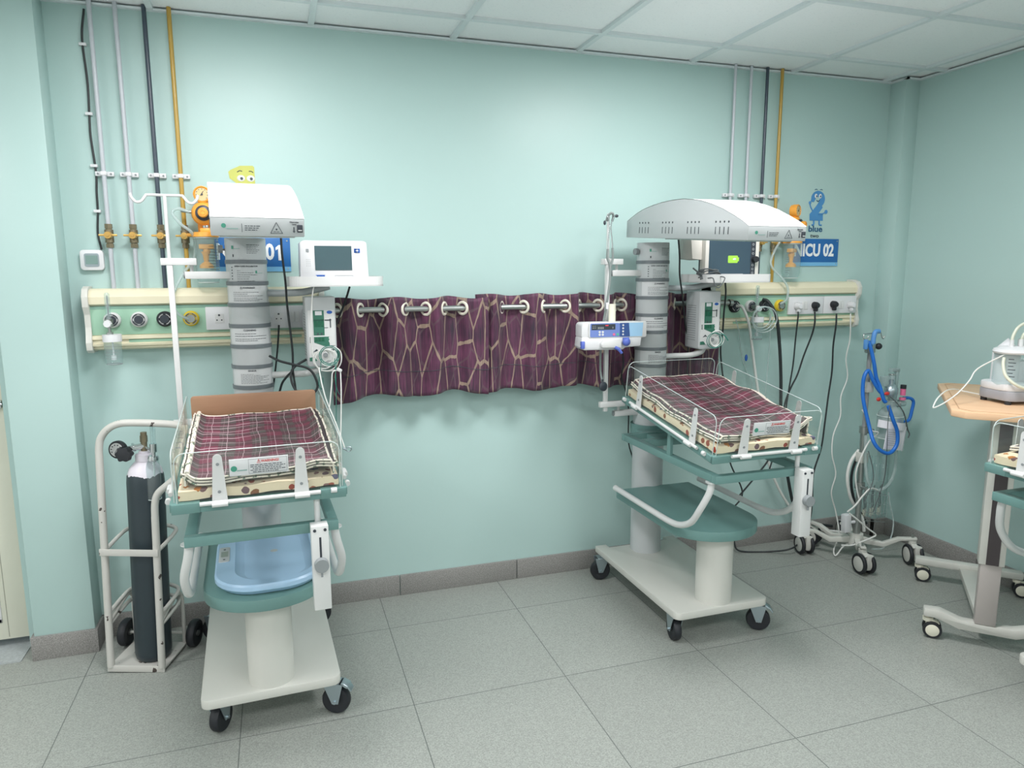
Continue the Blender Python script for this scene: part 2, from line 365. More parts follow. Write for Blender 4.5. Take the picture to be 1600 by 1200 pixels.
def copy_tree(o, parent=None):
    c = o.copy(); COL.objects.link(c)
    if parent is not None: c.parent = parent; c.matrix_parent_inverse = o.matrix_parent_inverse.copy()
    for ch in [x for x in bpy.data.objects if x.parent == o]: copy_tree(ch, c)
    return c
def text(name, body, M, size, m, parent=None, width=None, bold=0.0, depth=.0004):
    cu = bpy.data.curves.new(name, 'FONT'); cu.body = body; cu.size = size; cu.align_x = 'CENTER'; cu.align_y = 'CENTER'; cu.offset = bold; cu.extrude = depth; cu.resolution_u = 3
    to = bpy.data.objects.new(name + '_curve', cu); COL.objects.link(to)
    dg = bpy.context.evaluated_depsgraph_get(); me = bpy.data.meshes.new_from_object(to.evaluated_get(dg))
    bpy.data.objects.remove(to); bpy.data.curves.remove(cu)
    if width:
        xs = [v.co.x for v in me.vertices]; k = width / (max(xs) - min(xs))
        for v in me.vertices: v.co.x *= k
    me.transform(M); me.materials.clear(); me.materials.append(m); me.name = name
    o = bpy.data.objects.new(name, me); COL.objects.link(o)
    if parent is not None: o.parent = parent
    return o
def facing(x, y, z, deg=0, tilt=0):
    """matrix that stands text up, facing -y, turned by deg about z"""
    return Matrix.Translation((x, y, z)) @ Matrix.Rotation(math.radians(deg), 4, 'Z') @ Matrix.Rotation(math.radians(90 + tilt), 4, 'X')
def scribble(mb, x0, x1, z, y, h=.0022, mi=0, gap=.25, seed=0):
    """a line of print too small to read: short dashes"""
    rnd = random.Random(seed + int(z * 9973)); x = x0
    while x < x1:
        w = rnd.uniform(.004, .012); xe = min(x + w, x1)
        mb.span((x, y - .0004, z - h / 2), (xe, y, z + h / 2), 0, mi); x = xe + .0018
# ---------------------------------------------------------------- the room
XR = 4.04; XL = -2.3; YF = -6.4
FARW = mat('bounce_white_paint', (232, 234, 232), .6)  # for the unseen walls, made white to bounce more neutral light
struct(MB().span((XL, YF, -.1), (XR + .1, .15, 0)).build('floor', FLOORM))
# ceiling tiles with their grid
struct(MB().span((XL, YF, H + .012), (XR + .1, .15, H + .08)).build('ceiling', CEILM))
g = MB()
def gridlines(a, b, off, s):
    k = math.ceil((a - off) / s); r = []
    while off + k * s < b: r.append(off + k * s); k += 1
    return r
for x in gridlines(XL, XR, .883, .6): g.span((x - .012, YF, H - .002), (x + .012, -.0, H + .016))
for y in gridlines(YF, 0, -.2788, .6): g.span((XL, y - .012, H - .0025), (XR, y + .012, H + .016))
g.span((XL, -.022, H - .004), (XR, 0, H + .004)); g.span((XR - .022, YF, H - .004), (XR, 0, H + .004))
g.span((3.945 - .02, -.125, H - .0045), (XR, -.105, H + .004)); g.span((3.925, -.125, H - .0045), (3.945, 0, H + .004))
struct(g.build('trim_1', GRIDM))
for i, (lx, ly) in enumerate(LED_SPOTS):
    t = empty('ceiling_light', (lx, ly, H), 0, 'square flush white LED panel set in the tiled ceiling', 'ceiling light', 'LED panels in the ceiling')
    MB().span((-.267, -.267, -.014), (.267, .267, .006)).build('frame', GRIDM, t)
    MB().span((-.25, -.25, -.018), (.25, .25, -.0145)).build('diffuser', LEDM, t)
def box_struct(name, a, b, m, bev=0): return struct(MB().span(a, b, bev).build(name, m))
box_struct('wall_back', (-.36, 0, 0), (XR + .1, .12, H + .05), WALLM)
box_struct('wall_back_left', (XL, .02, 0), (-1.32, .12, H + .05), WALLM)
box_struct('wall_back_over_door', (-1.32, .02, 2.12), (-.36, .12, H + .05), WALLM)
box_struct('wall_right', (XR, YF, 0), (XR + .1, .15, H + .05), WALLM)
box_struct('wall_left', (XL - .1, YF, 0), (XL, .15, H + .05), FARW)
box_struct('wall_front', (XL, YF - .1, 0), (XR, YF, H + .05), FARW)
box_struct('pillar_left', (-.306, -.122, 0), (-.088, .01, H + .02), WALLM, .004)
box_struct('pillar_right', (3.945, -.105, 0), (XR + .01, .01, H + .02), WALLM, .004)
bb = MB()
for x0, x1 in [(-.088, .59), (.594, 1.182), (1.186, 1.775), (1.779, 2.36), (2.364, 2.95), (2.954, 3.54), (3.544, 3.945)]: bb.span((x0, -.012, 0), (x1, .005, .1), .0015)
struct(bb.build('baseboard_back', BASEB))
bb = MB(); bb.span((-.306 - .01, -.134, 0), (-.078, -.118, .1), .0015); bb.span((-.09, -.12, 0), (-.078, 0, .1), .0015); bb.span((-.3165, -.1335, 0), (-.304, .02, .0995))
struct(bb.build('baseboard_pillar_left', BASEB))
bb = MB(); bb.span((3.933, -.117, 0), (XR, -.103, .1), .0015); bb.span((3.933, -.117, 0), (3.947, 0, .1), .0015)
struct(bb.build('baseboard_pillar_right', BASEB))
bb = MB(); y = -.117
while y > YF: bb.span((XR - .012, max(y - .584, YF), 0), (XR + .002, y, .1), .0015); y -= .588
struct(bb.build('baseboard_right', BASEB))
# door on the left
d = empty('door_1', (-.36, .02, 0)); d['kind'] = 'structure'
struct(MB().span((-.955, .0, .04), (-.006, .035, 2.08), .002).build('door_leaf', DOORM, d))
struct(MB().span((-.005, -.004, 0), (.003, .06, 2.12), .001).span((-1.0, -.012, 2.08), (0, .06, 2.12), .002).span((-1.0, -.012, 0), (-.957, .06, 2.12), .002).build('door_frame', DOORM, d))
m_ = MB()
for z0, z1 in ((.115, .52), (.62, 1.95)):
    for a, b in (((-.86, -.004, z0), (-.845, .002, z1)), ((-.112, -.004, z0), (-.095, .002, z1)), ((-.86, -.004, z0), (-.095, .002, z0 + .017)), ((-.86, -.004, z1 - .017), (-.095, .002, z1))): m_.span(a, b, .002)
m_.build('door_panel_moulding', WHITE, d)
MB().span((-.078, -.001, .05), (-.0755, .001, 2.07)).build('door_groove', mat('door_groove_shade', (150, 152, 138), .6), d)
MB().span((-.03, -.02, 1.015), (-.006, .0, 1.045), .003).cyl((-.035, -.018, 1.03), (-.002, -.018, 1.03), .006).build('door_latch', CHROME, d)
struct(MB().span((-1.32, -.12, .0), (-.36, .12, .004)).build('trim_2', m_speck('pale_threshold_stone', (166, 173, 174), 90, .06)))

# ---------------------------------------------------------------- gas pipes
def pipe(x, z0, m, label, valve=True, r=.0085, zc=1.925, dx=0):
    t = empty('gas_pipe', (x, 0, 0), 0, label, 'pipe', None)
    MB().cyl((0, -.03, z0), (dx, -.03, H + .01), r, seg=16).build('pipe', m, t)
    xc = dx * (zc - z0) / (H - z0)
    c = MB(); c.span((xc - .033, -.018, zc - .009), (xc + .033, -.001, zc + .009), .002)
    c.span((xc - .011, -.041, zc - .008), (xc + .011, -.016, zc + .008), .003)
    c.build('pipe_clamp', WHITE2, t)
    s = MB(); s.cyl((xc - .023, -.0195, zc), (xc - .023, -.017, zc), .004, seg=10).cyl((xc + .023, -.0195, zc), (xc + .023, -.017, zc), .004, seg=10)
    s.build('clamp_screws', GREYK, t)
    if valve:
        v = MB().cyl((0, -.03, 1.645), (0, -.03, 1.725), .0125, seg=6).cyl((0, -.03, 1.66), (0, -.03, 1.71), .016, seg=20).cyl((0, -.03, 1.715), (0, -.03, 1.732), .0145, seg=6).cyl((0, -.03, 1.64), (0, -.03, 1.655), .0145, seg=6).build('valve', BRONZE, t)
        MB().cyl((0, -.045, 1.688), (0, -.066, 1.688), .0155, .013, 20).cyl((0, -.06, 1.688), (0, -.07, 1.688), .006, seg=10).span((-.033, -.058, 1.684), (.033, -.053, 1.692), .002).build('valve_handle', BRASS, v)
pipe(.075, 1.47, PIPEG, 'pale grey gas pipe nearest the left pillar, beside the black cable run')
pipe(.162, 1.47, PIPEG, 'pale grey gas pipe second from the left pillar, behind the drip hook')
pipe(.262, 1.47, PIPEB, 'black gas pipe on the wall behind the left drip pole')
pipe(.350, 1.47, PIPEY, 'ochre yellow gas pipe beside the left orange suction regulator')
pipe(2.93, 1.47, PIPEG, 'pale grey gas pipe, leftmost of the four above the right heater hood', True, .0075)
pipe(3.024, 1.47, PIPEG, 'pale grey gas pipe between its twin and the black pipe, right set', True, .0075)
pipe(3.12, 1.47, PIPEB, 'black gas pipe of the right-hand set, left of the ochre one', True, .008)
pipe(3.21, 1.47, PIPEY, 'ochre yellow gas pipe of the right-hand set near the blue two sticker', True, .0085)
# thermostat and its cable
t = empty('wall_thermometer', (.004, 0, 1.592), 0, 'white square room thermometer on the wall beside the left pillar', 'thermometer')
MB().plate_y(rounded(-.042, -.04, .042, .04, .014), -.022, -.001, 0, .003).build('case', WHITE2, t)
MB().plate_y(rounded(-.026, -.026, .026, .026, .008), -.024, -.0215).build('bezel', ZINC, t)
MB().span((-.021, -.0255, -.016), (.021, -.0235, .018)).build('display', mat('grey_green_lcd', (120, 148, 142), .3), t)
t = empty('wall_cable', (0, 0, 0), 0, 'thin black cable clipped to the wall down to the room thermometer', 'cable')
MB().tube([(0.054, -0.012, 2.529), (0.039, -0.012, 2.422), (0.044, -0.012, 2.261), (0.039, -0.012, 2.12), (0.038, -0.012, 2.06), (0.045, -0.012, 1.929), (0.041, -0.012, 1.856), (0.039, -0.012, 1.782), (0.032, -0.012, 1.695), (0.04, -0.012, 1.633)], .0042, 8).build('cable', CABLEB, t)
for q in ((0.039, -0.01, 2.402), (0.039, -0.01, 2.149), (0.04, -0.01, 1.955), (0.037, -0.01, 1.782)):
    MB().box((q[0], -.009, q[2]), (.026, .016, .012), .003).build('cable_clip', WHITE2, t)

# ---------------------------------------------------------------- headwall panels
def outlet(t, x, face, core, z=1.357):
    o = MB().lathe([(0, .02), (.026, .02), (.031, .014), (.031, 0)], (x, -.072, z), (0, -1, 0), 28).build('gas_outlet', face, t)
    MB().lathe([(.022, 0), (.022, .003), (.024, .003)], (x, -.092, z), (0, -1, 0), 28).lathe([(0, .006), (.016, .006), (.017, 0)], (x, -.092, z), (0, -1, 0), 24).build('outlet_core', core, o)
    a = MB()
    for k in range(4):
        for i in range(5):
            an = math.radians(90 * k + 12 * i + 21); a.box((x + .0205 * math.cos(an), -.0925, z + .0205 * math.sin(an)), (.004, .001, .004))
    a.build('outlet_marking', INK if face is not BLACK else WHITE, o)
def socket(mb, x, z, y, w=.034):
    mb.plate_y([(x - w / 2, z - .018), (x + w / 2, z - .018), (x + w / 2, z + .018), (x - w / 2, z + .018)], y - .002, y)
def headwall(x0, x1, label, faces, plates, ox=0):
    t = empty('headwall_panel', (0, 0, 0), 0, label, 'service panel')
    prof = [(0, 1.238), (-.05, 1.236), (-.066, 1.243), (-.066, 1.252), (-.078, 1.254), (-.08, 1.262), (-.072, 1.266), (-.07, 1.278), (-.08, 1.281), (-.08, 1.292), (-.068, 1.296), (-.068, 1.412), (-.084, 1.42), (-.086, 1.448), (-.083, 1.452), (-.07, 1.472), (-.045, 1.48), (0, 1.48)]
    MB().plate_x(prof, x0, x1).build('housing', CREAM, t)
    MB().span((x0 + .012, -.0715, 1.298), (x1 - .012, -.066, 1.409), .001).span((x0 + .15, -.0735, 1.267), (x1 - .1, -.066, 1.278)).build('green_fascia', MINTP, t)
    MB().span((x0 + .01, -.0725, 1.4), (x1 - .01, -.068, 1.412)).build('lip_shade_strip', MINTD, t)  # darker green strip paints the shade under the top lip
    for a, s in ((x0, -1), (x1, 1)):
        e = MB(); big = [(0, 1.228), (-.07, 1.228), (-.088, 1.24), (-.092, 1.27), (-.082, 1.3), (-.076, 1.33), (-.078, 1.38), (-.096, 1.41), (-.098, 1.45), (-.08, 1.48), (-.05, 1.49), (0, 1.49)]
        e.plate_x(big, min(a, a - s * .022), max(a, a - s * .022), 0, .002); e.build('end_cap', CREAMW, t)
    for (x, f, c) in faces: outlet(t, x, f, c)
    for (a, b, mods) in plates:
        p = MB().span((a, -.084, 1.308), (b, -.07, 1.402), .003).build('socket_plate', WHITE2, t)
        for kind, x in mods:
            if kind == 's':
                socket(mb := MB(), x, 1.355, -.084); mb.build('socket_insert', WHITE, p)
                MB().cyl((x, -.0865, 1.368), (x, -.085, 1.368), .0042, seg=12).cyl((x - .009, -.0865, 1.348), (x - .009, -.085, 1.348), .003, seg=12).cyl((x + .009, -.0865, 1.348), (x + .009, -.085, 1.348), .003, seg=12).build('socket_holes', DARK, p)
            else:
                m2 = MB(); m2.span((x - .018, -.087, 1.333), (x - .001, -.083, 1.377), .0015).span((x + .001, -.087, 1.333), (x + .018, -.083, 1.377), .0015); m2.build('switch_rocker', WHITE, p)
    return t
headwall(-.03, .885, 'cream and green wall service panel behind the left warmer', [(.068, WHITE, DARK), (.164, WHITE, DARK), (.258, BLACK, DARK), (.355, YEL, STEEL)], [(.41, .812, [('s', .462), ('w', .52), ('s', .58), ('s', .695), ('w', .76)])])
headwall(2.80, 3.757, 'cream and green wall service panel under the ICU 02 sign', [(2.95, BLACK, DARK), (3.048, WHITE, DARK), (3.135, BLACK, DARK), (3.233, YEL, STEEL)], [(3.285, 3.512, [('s', 3.337), ('w', 3.39), ('s', 3.449)]), (3.516, 3.735, [('s', 3.572), ('w', 3.632), ('s', 3.69)])])

# ---------------------------------------------------------------- signs and stickers
def sign(x0, x1, z0, z1, s, tx, tw, label):
    t = empty('room_sign', ((x0 + x1) / 2, 0, (z0 + z1) / 2), 0, label, 'sign')
    w = (x1 - x0) / 2; h = (z1 - z0) / 2
    MB().span((-w, -.006, -h), (w, -.001, h), .0005).build('board', BLUES, t)
    MB().span((-w, -.0067, -h), (w, -.0055, -h + .02)).build('light_band', BLUEL, t)
    if s.endswith('1'):
        text('sign_lettering', s[:-1], facing(-.031, -.0068, .009), .09, TXTW, t, .228, .0032)
        MB().plate_y([(.1, -.024), (.113, -.024), (.113, .041), (.103, .041), (.09, .03), (.09, .018), (.1, .024)], -.0072, -.0064).build('sign_numeral', TXTW, t)
    else: text('sign_lettering', s, facing(tx, -.0068, .009), .09, TXTW, t, tw, .0032)
    k = MB()
    for a in (-1, 1):
        for b in (-1, 1): k.cyl((a * (w - .012), -.008, b * (h - .012)), (a * (w - .012), -.005, b * (h - .012)), .0035, seg=10)
    k.build('screws', ZINC, t)
sign(.457, .757, 1.545, 1.686, 'NICU 01', 0, .27, 'blue room sign ending in 01, behind the left warmer column')
sign(3.36, 3.658, 1.565, 1.711, 'NICU 02', -.014, .262, 'blue ICU 02 room sign beside the right heater hood')
# number stickers
def flat(pts, y): return MB().plate_y(pts, y - .0006, y)
t = empty('wall_sticker', (3.503, 0, 1.87), 0, 'blue cartoon figure two wall sticker with the words blue two', 'sticker')
def two_outline():
    pts = []
    for i in range(15): a = math.radians(165 - i * 15.5); pts.append((.002 + .046 * math.cos(a), .052 + .044 * math.sin(a)))
    pts += [(.036, .008), (.012, -.022), (.04, -.022), (.042, -.062), (-.046, -.062), (-.048, -.028), (-.01, .012), (.008, .036)]
    for i in range(7): a = math.radians(-20 + i * 32); pts.append((-.0 + .014 * math.cos(a), .052 + .012 * math.sin(a)))
    pts += [(-.024, .036), (-.044, .038)]
    return pts
flat(two_outline(), -.001).build('number_body', FIGB, t)
lm = MB(); lm.tube([(-.03, -.002, -.01), (-.044, -.002, .01), (-.05, -.002, .026)], .0035, 6).tube([(.01, -.002, -.03), (.034, -.002, -.026), (.052, -.002, -.018)], .0035, 6)
lm.tube([(-.018, -.002, -.062), (-.018, -.002, -.082), (-.03, -.002, -.086)], .0045, 6).tube([(.018, -.002, -.062), (.02, -.002, -.082), (.034, -.002, -.086)], .0045, 6).sph((-.05, -.002, .032), .009, sc=(1, .2, 1)).sph((.06, -.002, -.014), .011, sc=(1, .2, 1)); lm.build('limbs', FIGB, t)
MB().sph((-.012, -.002, .068), .012, sc=(.8, .15, 1)).sph((.016, -.002, .068), .012, sc=(.8, .15, 1)).build('eyes', WHITE, t)
MB().sph((-.01, -.003, .067), .006, sc=(.8, .25, 1)).sph((.016, -.003, .067), .006, sc=(.8, .25, 1)).tube([(-.022, -.002, .1), (-.014, -.002, .104), (-.006, -.002, .101)], .0016, 5).tube([(.012, -.002, .101), (.02, -.002, .104), (.027, -.002, .1)], .0016, 5).tube([(-.008, -.003, .046), (.002, -.003, .04), (.012, -.003, .048)], .0022, 5).build('face_details', NAVY, t)
text('sticker_word', 'blue', facing(-.004, -.0015, -.107), .045, NAVY, t, .092, .0012)
text('sticker_word', 'two', facing(-.006, -.0015, -.143), .028, INK, t, .056, .0004)
t = empty('wall_sticker', (.594, 0, 1.93), 0, 'yellow-green cartoon figure wall sticker peeping over the left heater hood', 'sticker')
flat([(-.04, -.1), (-.04, -.02), (-.062, -.004), (-.066, .022), (-.058, .03), (-.02, .048), (.03, .05), (.036, .044), (.037, -.1)], -.001).build('number_body', FIGY, t)
MB().sph((-.018, -.002, -.002), .016, sc=(1, .12, .8)).sph((.02, -.002, -.002), .016, sc=(1, .12, .8)).build('eyes', WHITE, t)
MB().sph((-.016, -.003, -.003), .007, sc=(1, .2, 1)).sph((.022, -.003, -.003), .007, sc=(1, .2, 1)).tube([(-.032, -.002, .022), (-.022, -.002, .028), (-.012, -.002, .026)], .0017, 5).tube([(.014, -.002, .027), (.024, -.002, .027), (.031, -.002, .022)], .0017, 5).build('face_details', INK, t)

# ---------------------------------------------------------------- orange suction regulators with jars
def suction(x0, label, rz=0, jx=0.0):
    t = empty('suction_regulator', (x0, -.085, 1.5), rz, label, 'suction regulator')
    MB().span((-.03, .03, .2), (.03, .086, .31), .006).build('backplate', ORANGE, t)
    gz = .348
    g_ = MB().lathe([(0, -.012), (.03, -.012), (.033, 0), (.033, .022), (.029, .026), (.026, .022), (0, .022)], (-.002, 0, gz), (0, -1, 0), 28).build('pressure_gauge', ORANGE, t)
    MB().lathe([(0, .0235), (.025, .0235)], (-.002, 0, gz), (0, -1, 0), 24).build('gauge_face', mat('gauge_face', (214, 190, 140), .4), g_)
    n_ = MB().box((-.002, -.0245, gz + .004), (.002, .001, .022), rot=(0, .6, 0)).cyl((-.002, -.024, gz), (-.002, -.026, gz), .004, seg=12)
    for k in range(9):
        a = math.radians(-40 + k * 32); n_.box((-.002 + .021 * math.cos(a), -.0243, gz + .021 * math.sin(a)), (.003, .001, .003))
    n_.build('gauge_needle', INK, g_)
    MB().cyl((0, 0, .31), (0, 0, .33), .009).build('gauge_stem', BRASS, t)
    dl = MB().lathe([(0, -.03), (.03, -.028), (.044, -.012), (.048, .006), (.042, .024), (.03, .032), (0, .032)], (0, 0, .275), (0, -1, 0), 32).build('regulator_body', ORANGE, t)
    kn = MB().lathe([(.03, .03), (.03, .04), (.02, .046), (0, .046)], (0, 0, .275), (0, -1, 0), 28).build('dial_ring', DARK, dl)
    MB().lathe([(.019, .044), (.019, .062), (.015, .066), (0, .066)], (0, 0, .275), (0, -1, 0), 24).torus((0, -.067, .275), .009, .0015, (0, 1, 0)).build('dial_knob', ORANGE, dl)
    MB().cyl((0, 0, .205), (0, 0, .235), .009).box((.008, 0, .222), (.01, .02, .03), .003).build('connector', CHROME, t)
    MB().cyl((-.085, -.0, .285), (-.045, 0, .28), .006).build('side_nozzle', STEEL, t)
    j = Vector((jx, 0, 0))
    li = MB().cyl(j + Vector((0, 0, .183)), j + Vector((0, 0, .201)), .05, .047, 32).box(j + Vector((0, 0, .208)), (.04, .03, .022), .006).span((jx - .07, -.012, .185), (jx - .04, .012, .197), .004).build('jar_lid', ORANGE, t)
    MB().cyl(j + Vector((0, -.018, .196)), j + Vector((0, -.02, .196)), .006, seg=12).build('lid_screw', DARK, li)
    jar = MB().lathe([(.046, .183), (.045, .03), (.041, .008), (.03, 0), (0, -.004)], j, (0, 0, 1), 36).build('jar', CLEARB, t)
    MB().torus(j + Vector((0, 0, .002)), .038, .0022, (0, 0, 1)).torus(j + Vector((0, 0, .179)), .046, .002, (0, 0, 1)).build('jar_rim', EDGE, jar)
    mk = MB()
    for k in range(11):
        for s in (0, 1): mk.patch(.0462, -75 + s * 110 - (6 if k % 2 else 0), -50 + s * 110, .03 + k * .0115, .0318 + k * .0115, (jx, 0))
    mk.build('jar_scale', INK, jar)
    fl = MB().lathe([(.018, .09), (.012, .075), (.009, .05), (.016, .045), (.026, .036), (.027, .024), (0, .024)], j + Vector((-.004, 0, .035)), (0, 0, 1), 24).span((jx - .028, -.016, .135), (jx + .028, .016, .155), .004).cyl(j + Vector((0, 0, .12)), j + Vector((0, 0, .14)), .014)
    fl.build('float', ORANGE, t)
    return t
suction(.432, 'orange wall suction regulator with clear jar, half hidden by the left heater hood', math.radians(0))
suction(3.285, 'orange wall suction regulator with clear jar beside the blue two sticker', math.radians(28), -.0)
t = MB().tube([(0.38, -0.11, 1.779), (0.341, -0.12, 1.79), (0.319, -0.12, 1.772), (0.346, -0.12, 1.731), (0.382, -0.11, 1.7), (0.389, -0.07, 1.659), (0.379, -0.06, 1.595), (0.341, -0.07, 1.544), (0.311, -0.09, 1.488), (0.29, -0.1, 1.43), (0.31, -0.105, 1.379), (0.35, -0.1, 1.354)], .0062, 10, 8).build('suction_hose', TUBEC)
tag(t, 'clear grey suction hose looping from the left orange regulator to the yellow outlet', 'hose')
t = MB().tube([(3.223, -0.08, 1.709), (3.191, -0.06, 1.633), (3.164, -0.08, 1.567), (3.213, -0.11, 1.5), (3.244, -0.12, 1.45), (3.24, -0.12, 1.39), (3.217, -0.1, 1.366)], .0062, 10, 8).build('suction_hose', TUBEC)
tag(t, 'clear grey suction hose from the right orange regulator to the yellow outlet', 'hose')

# ---------------------------------------------------------------- oxygen flowmeters on the panels
def flowmeter(x0, label, y0=-.135, tall=.1, jr=.031):
    t = empty('oxygen_flowmeter', (x0, y0, 1.355), 0, label, 'flowmeter')
    tb = MB().lathe([(.0095, 0), (.0095, tall), (.006, tall + .006), (0, tall + .007)], (0, 0, .005), (0, 0, 1), 20).build('flow_tube', CLEARB, t)
    s_ = MB().cyl((0, 0, .006), (0, 0, tall), .0025, seg=8)
    for k in range(8): s_.box((.004, -.0098, .015 + k * .011), (.008, .0008, .0012))
    s_.build('flow_scale', GREYK, tb)
    MB().cyl((0, .064, 0), (0, 0, 0), .011).cyl((0, 0, -.02), (0, 0, .01), .0125, seg=20).build('valve_body', STEEL, t)
    MB().lathe([(0, .0), (.015, 0), (.016, .008), (.013, .018), (0, .018)], (-.002, -.012, -.008), (0, -1, 0), 8).build('flow_knob', WHITE2, t)
    MB().cyl((0, 0, -.05), (0, 0, -.02), .0055).cyl((0, 0, -.05), (0, 0, -.042), .012, seg=8).build('down_stem', STEEL, t)
    MB().cyl((.006, 0, -.078), (.006, 0, -.05), jr + .003, seg=32).build('humidifier_lid', WHITE2, t)
    b_ = MB().lathe([(jr, -.078), (jr * .98, -.16), (jr * .9, -.168), (0, -.17)], (.006, 0, 0), (0, 0, 1), 32).build('humidifier_bottle', CLEARB, t)
    mk = MB()
    for k in range(5): mk.patch(jr + .0006, -140, -45, -.095 - k * .012, -.0938 - k * .012, (.006, 0))
    mk.torus((.006, 0, -.166), jr * .9, .0016, (0, 0, 1)).build('bottle_scale', GREYK, b_)
    MB().cyl((.006, 0, -.15), (.006, 0, -.078), .003, seg=10).cyl((.006, 0, -.15), (.006, 0, -.132), .009, seg=14).build('diffuser_stem', WHITE2, t)
    return t
flowmeter(.067, 'clear oxygen flowmeter with white-lidded bottle on the left service panel')
flowmeter(3.046, 'clear oxygen flowmeter with tubing coiled round it on the right panel')
c_ = MB()
for k in range(3): c_.torus((3.05 + .004 * k, -.175 - .006 * k, 1.305 - .006 * k), .056 + .005 * k, .0028, (.1 * k, 1, .1))
c_.tube([(2.913, -0.15, 1.293), (2.935, -0.15, 1.226), (2.984, -0.12, 1.089), (3.066, -0.1, 0.946), (3.075, -0.1, 0.859)], .0028, 8)
c_.tube([(3.117, -0.15, 1.321), (3.165, -0.1, 1.182), (3.175, -0.08, 1.007), (3.167, -0.08, 0.798), (3.17, -0.08, 0.62)], .0028, 8)
tag(c_.build('oxygen_tubing', TUBEC), 'thin clear oxygen tubing coiled round the right flowmeter and hanging down', 'tubing')
tag(MB().sph((3.007, -0.12, 1.091), .012, sc=(.7, .5, 1.5)).build('tubing_connector', BLUELOGO), 'small blue connector on thin tubing below the right panel', 'connector')

# ---------------------------------------------------------------- curtains on their rod
ROD_Y = -.1; ROD_Z = 1.378
rod = empty('curtain_rod', (0, 0, 0), 0, 'grey steel curtain rod running across the short plum curtains', 'curtain rod')
MB().cyl((.86, ROD_Y, ROD_Z), (2.9, ROD_Y, ROD_Z), .0125).build('rod', STEEL, rod)
for x in (.87, 2.885): MB().span((x - .01, ROD_Y, ROD_Z - .014), (x + .01, -.001, ROD_Z + .014), .002).lathe([(0, .02), (.018, .014), (.018, -.004)], (x + (.02 if x > 2 else -.02), ROD_Y, ROD_Z), (1 if x > 2 else -1, 0, 0)).build('rod_bracket', STEEL, rod)
def curtain(xs, x0, x1, ztop, zbot, front_first, label, eye, seed):
    """xs: where the cloth crosses the rod; it bulges to the front and back by turns"""
    rnd = random.Random(seed); nodes = [x0] + xs + [x1]; ph = [0.0]; s0 = 1 if front_first else -1
    amp = [rnd.uniform(.8, 1.15) for _ in nodes]
    def wave(x, z):
        for i in range(len(nodes) - 1):
            if x <= nodes[i + 1] or i == len(nodes) - 2:
                u = (x - nodes[i]) / (nodes[i + 1] - nodes[i]); s = s0 * (1 if i % 2 == 0 else -1)
                edge = (i == 0 or i == len(nodes) - 2)
                sh = math.sin(PI * u) if not edge else (math.sin(PI / 2 * (1 - u) ) if i == 0 else math.sin(PI / 2 * u))
                return s * sh * amp[i] * (.042 if s > 0 else .034) + .004 * math.sin(x * 83 + seed) + .003 * math.sin(x * 140 + z * 4)
    Hh = ztop - zbot
    def f(u, v):
        x = x0 + (x1 - x0) * u; z = ztop - Hh * v
        w = wave(x, z); fall = 1 - .25 * v
        y = ROD_Y - w * fall - .004 * math.sin(x * 61 + v * 3) * v
        zz = z + .006 * math.sin(x * 27 + seed) * (1 if v < .1 else .3) - (.010 * math.cos(x * 19 + seed) * v if v > .7 else 0) - (.022 * (x0 + .1 - x) / .1 * v if x < x0 + .1 and seed == 1 else 0)
        xx = x + .007 * math.sin(v * 2 + seed) * v
        return (xx, min(y, -.022), zz)
    n = int((x1 - x0) * 150); L = (x1 - x0) * 1.3
    t = MB().grid(n, 24, f, uv=lambda a, b: (a * L + seed * .37, (1 - b) * Hh)).build('curtain', CURT, solid=.0025, sharp=180)
    tag(t, label, 'curtain', 'short plum curtains on the rod')
    sm = MB(); v0 = .745
    sm.tube([Vector(f(i / (n // 2), v0)) + Vector((0, -.0022, 0)) for i in range(n // 2 + 1)], .0013, 5, 1, False, 0, False); sm.build('hem_seam', INK, t)
    for x in xs:
        e = MB(); i = nodes.index(x); sgn = (1 if i % 2 == 0 else -1) * s0      # slope at the crossing
        ax = Vector((math.sin(math.radians(52)) * sgn, 1 * math.cos(math.radians(52)), 0))
        e.torus((x, ROD_Y, ROD_Z), .0265, .0065, ax, 24, 8); e.build('eyelet', eye, t)
EYE = mat('ivory_eyelet', (226, 222, 206), .35)
curtain([.937, 1.032, 1.132, 1.228, 1.322, 1.404, 1.49],   .905, 1.598, 1.428, .992, False, 'short plum curtain with tan veins hanging nearest the left warmer', EYE, 1)
curtain([1.588, 1.673, 1.783, 1.882, 1.993, 2.063, 2.164, 2.255], 1.562, 2.275, 1.436, .988, False, 'short plum curtain with tan veins hanging in the middle', EYE, 2)
curtain([2.29, 2.38, 2.48, 2.58, 2.68, 2.78], 2.262, 2.87, 1.432, .972, False, 'short plum curtain with tan veins behind the right warmer column', EYE, 3)
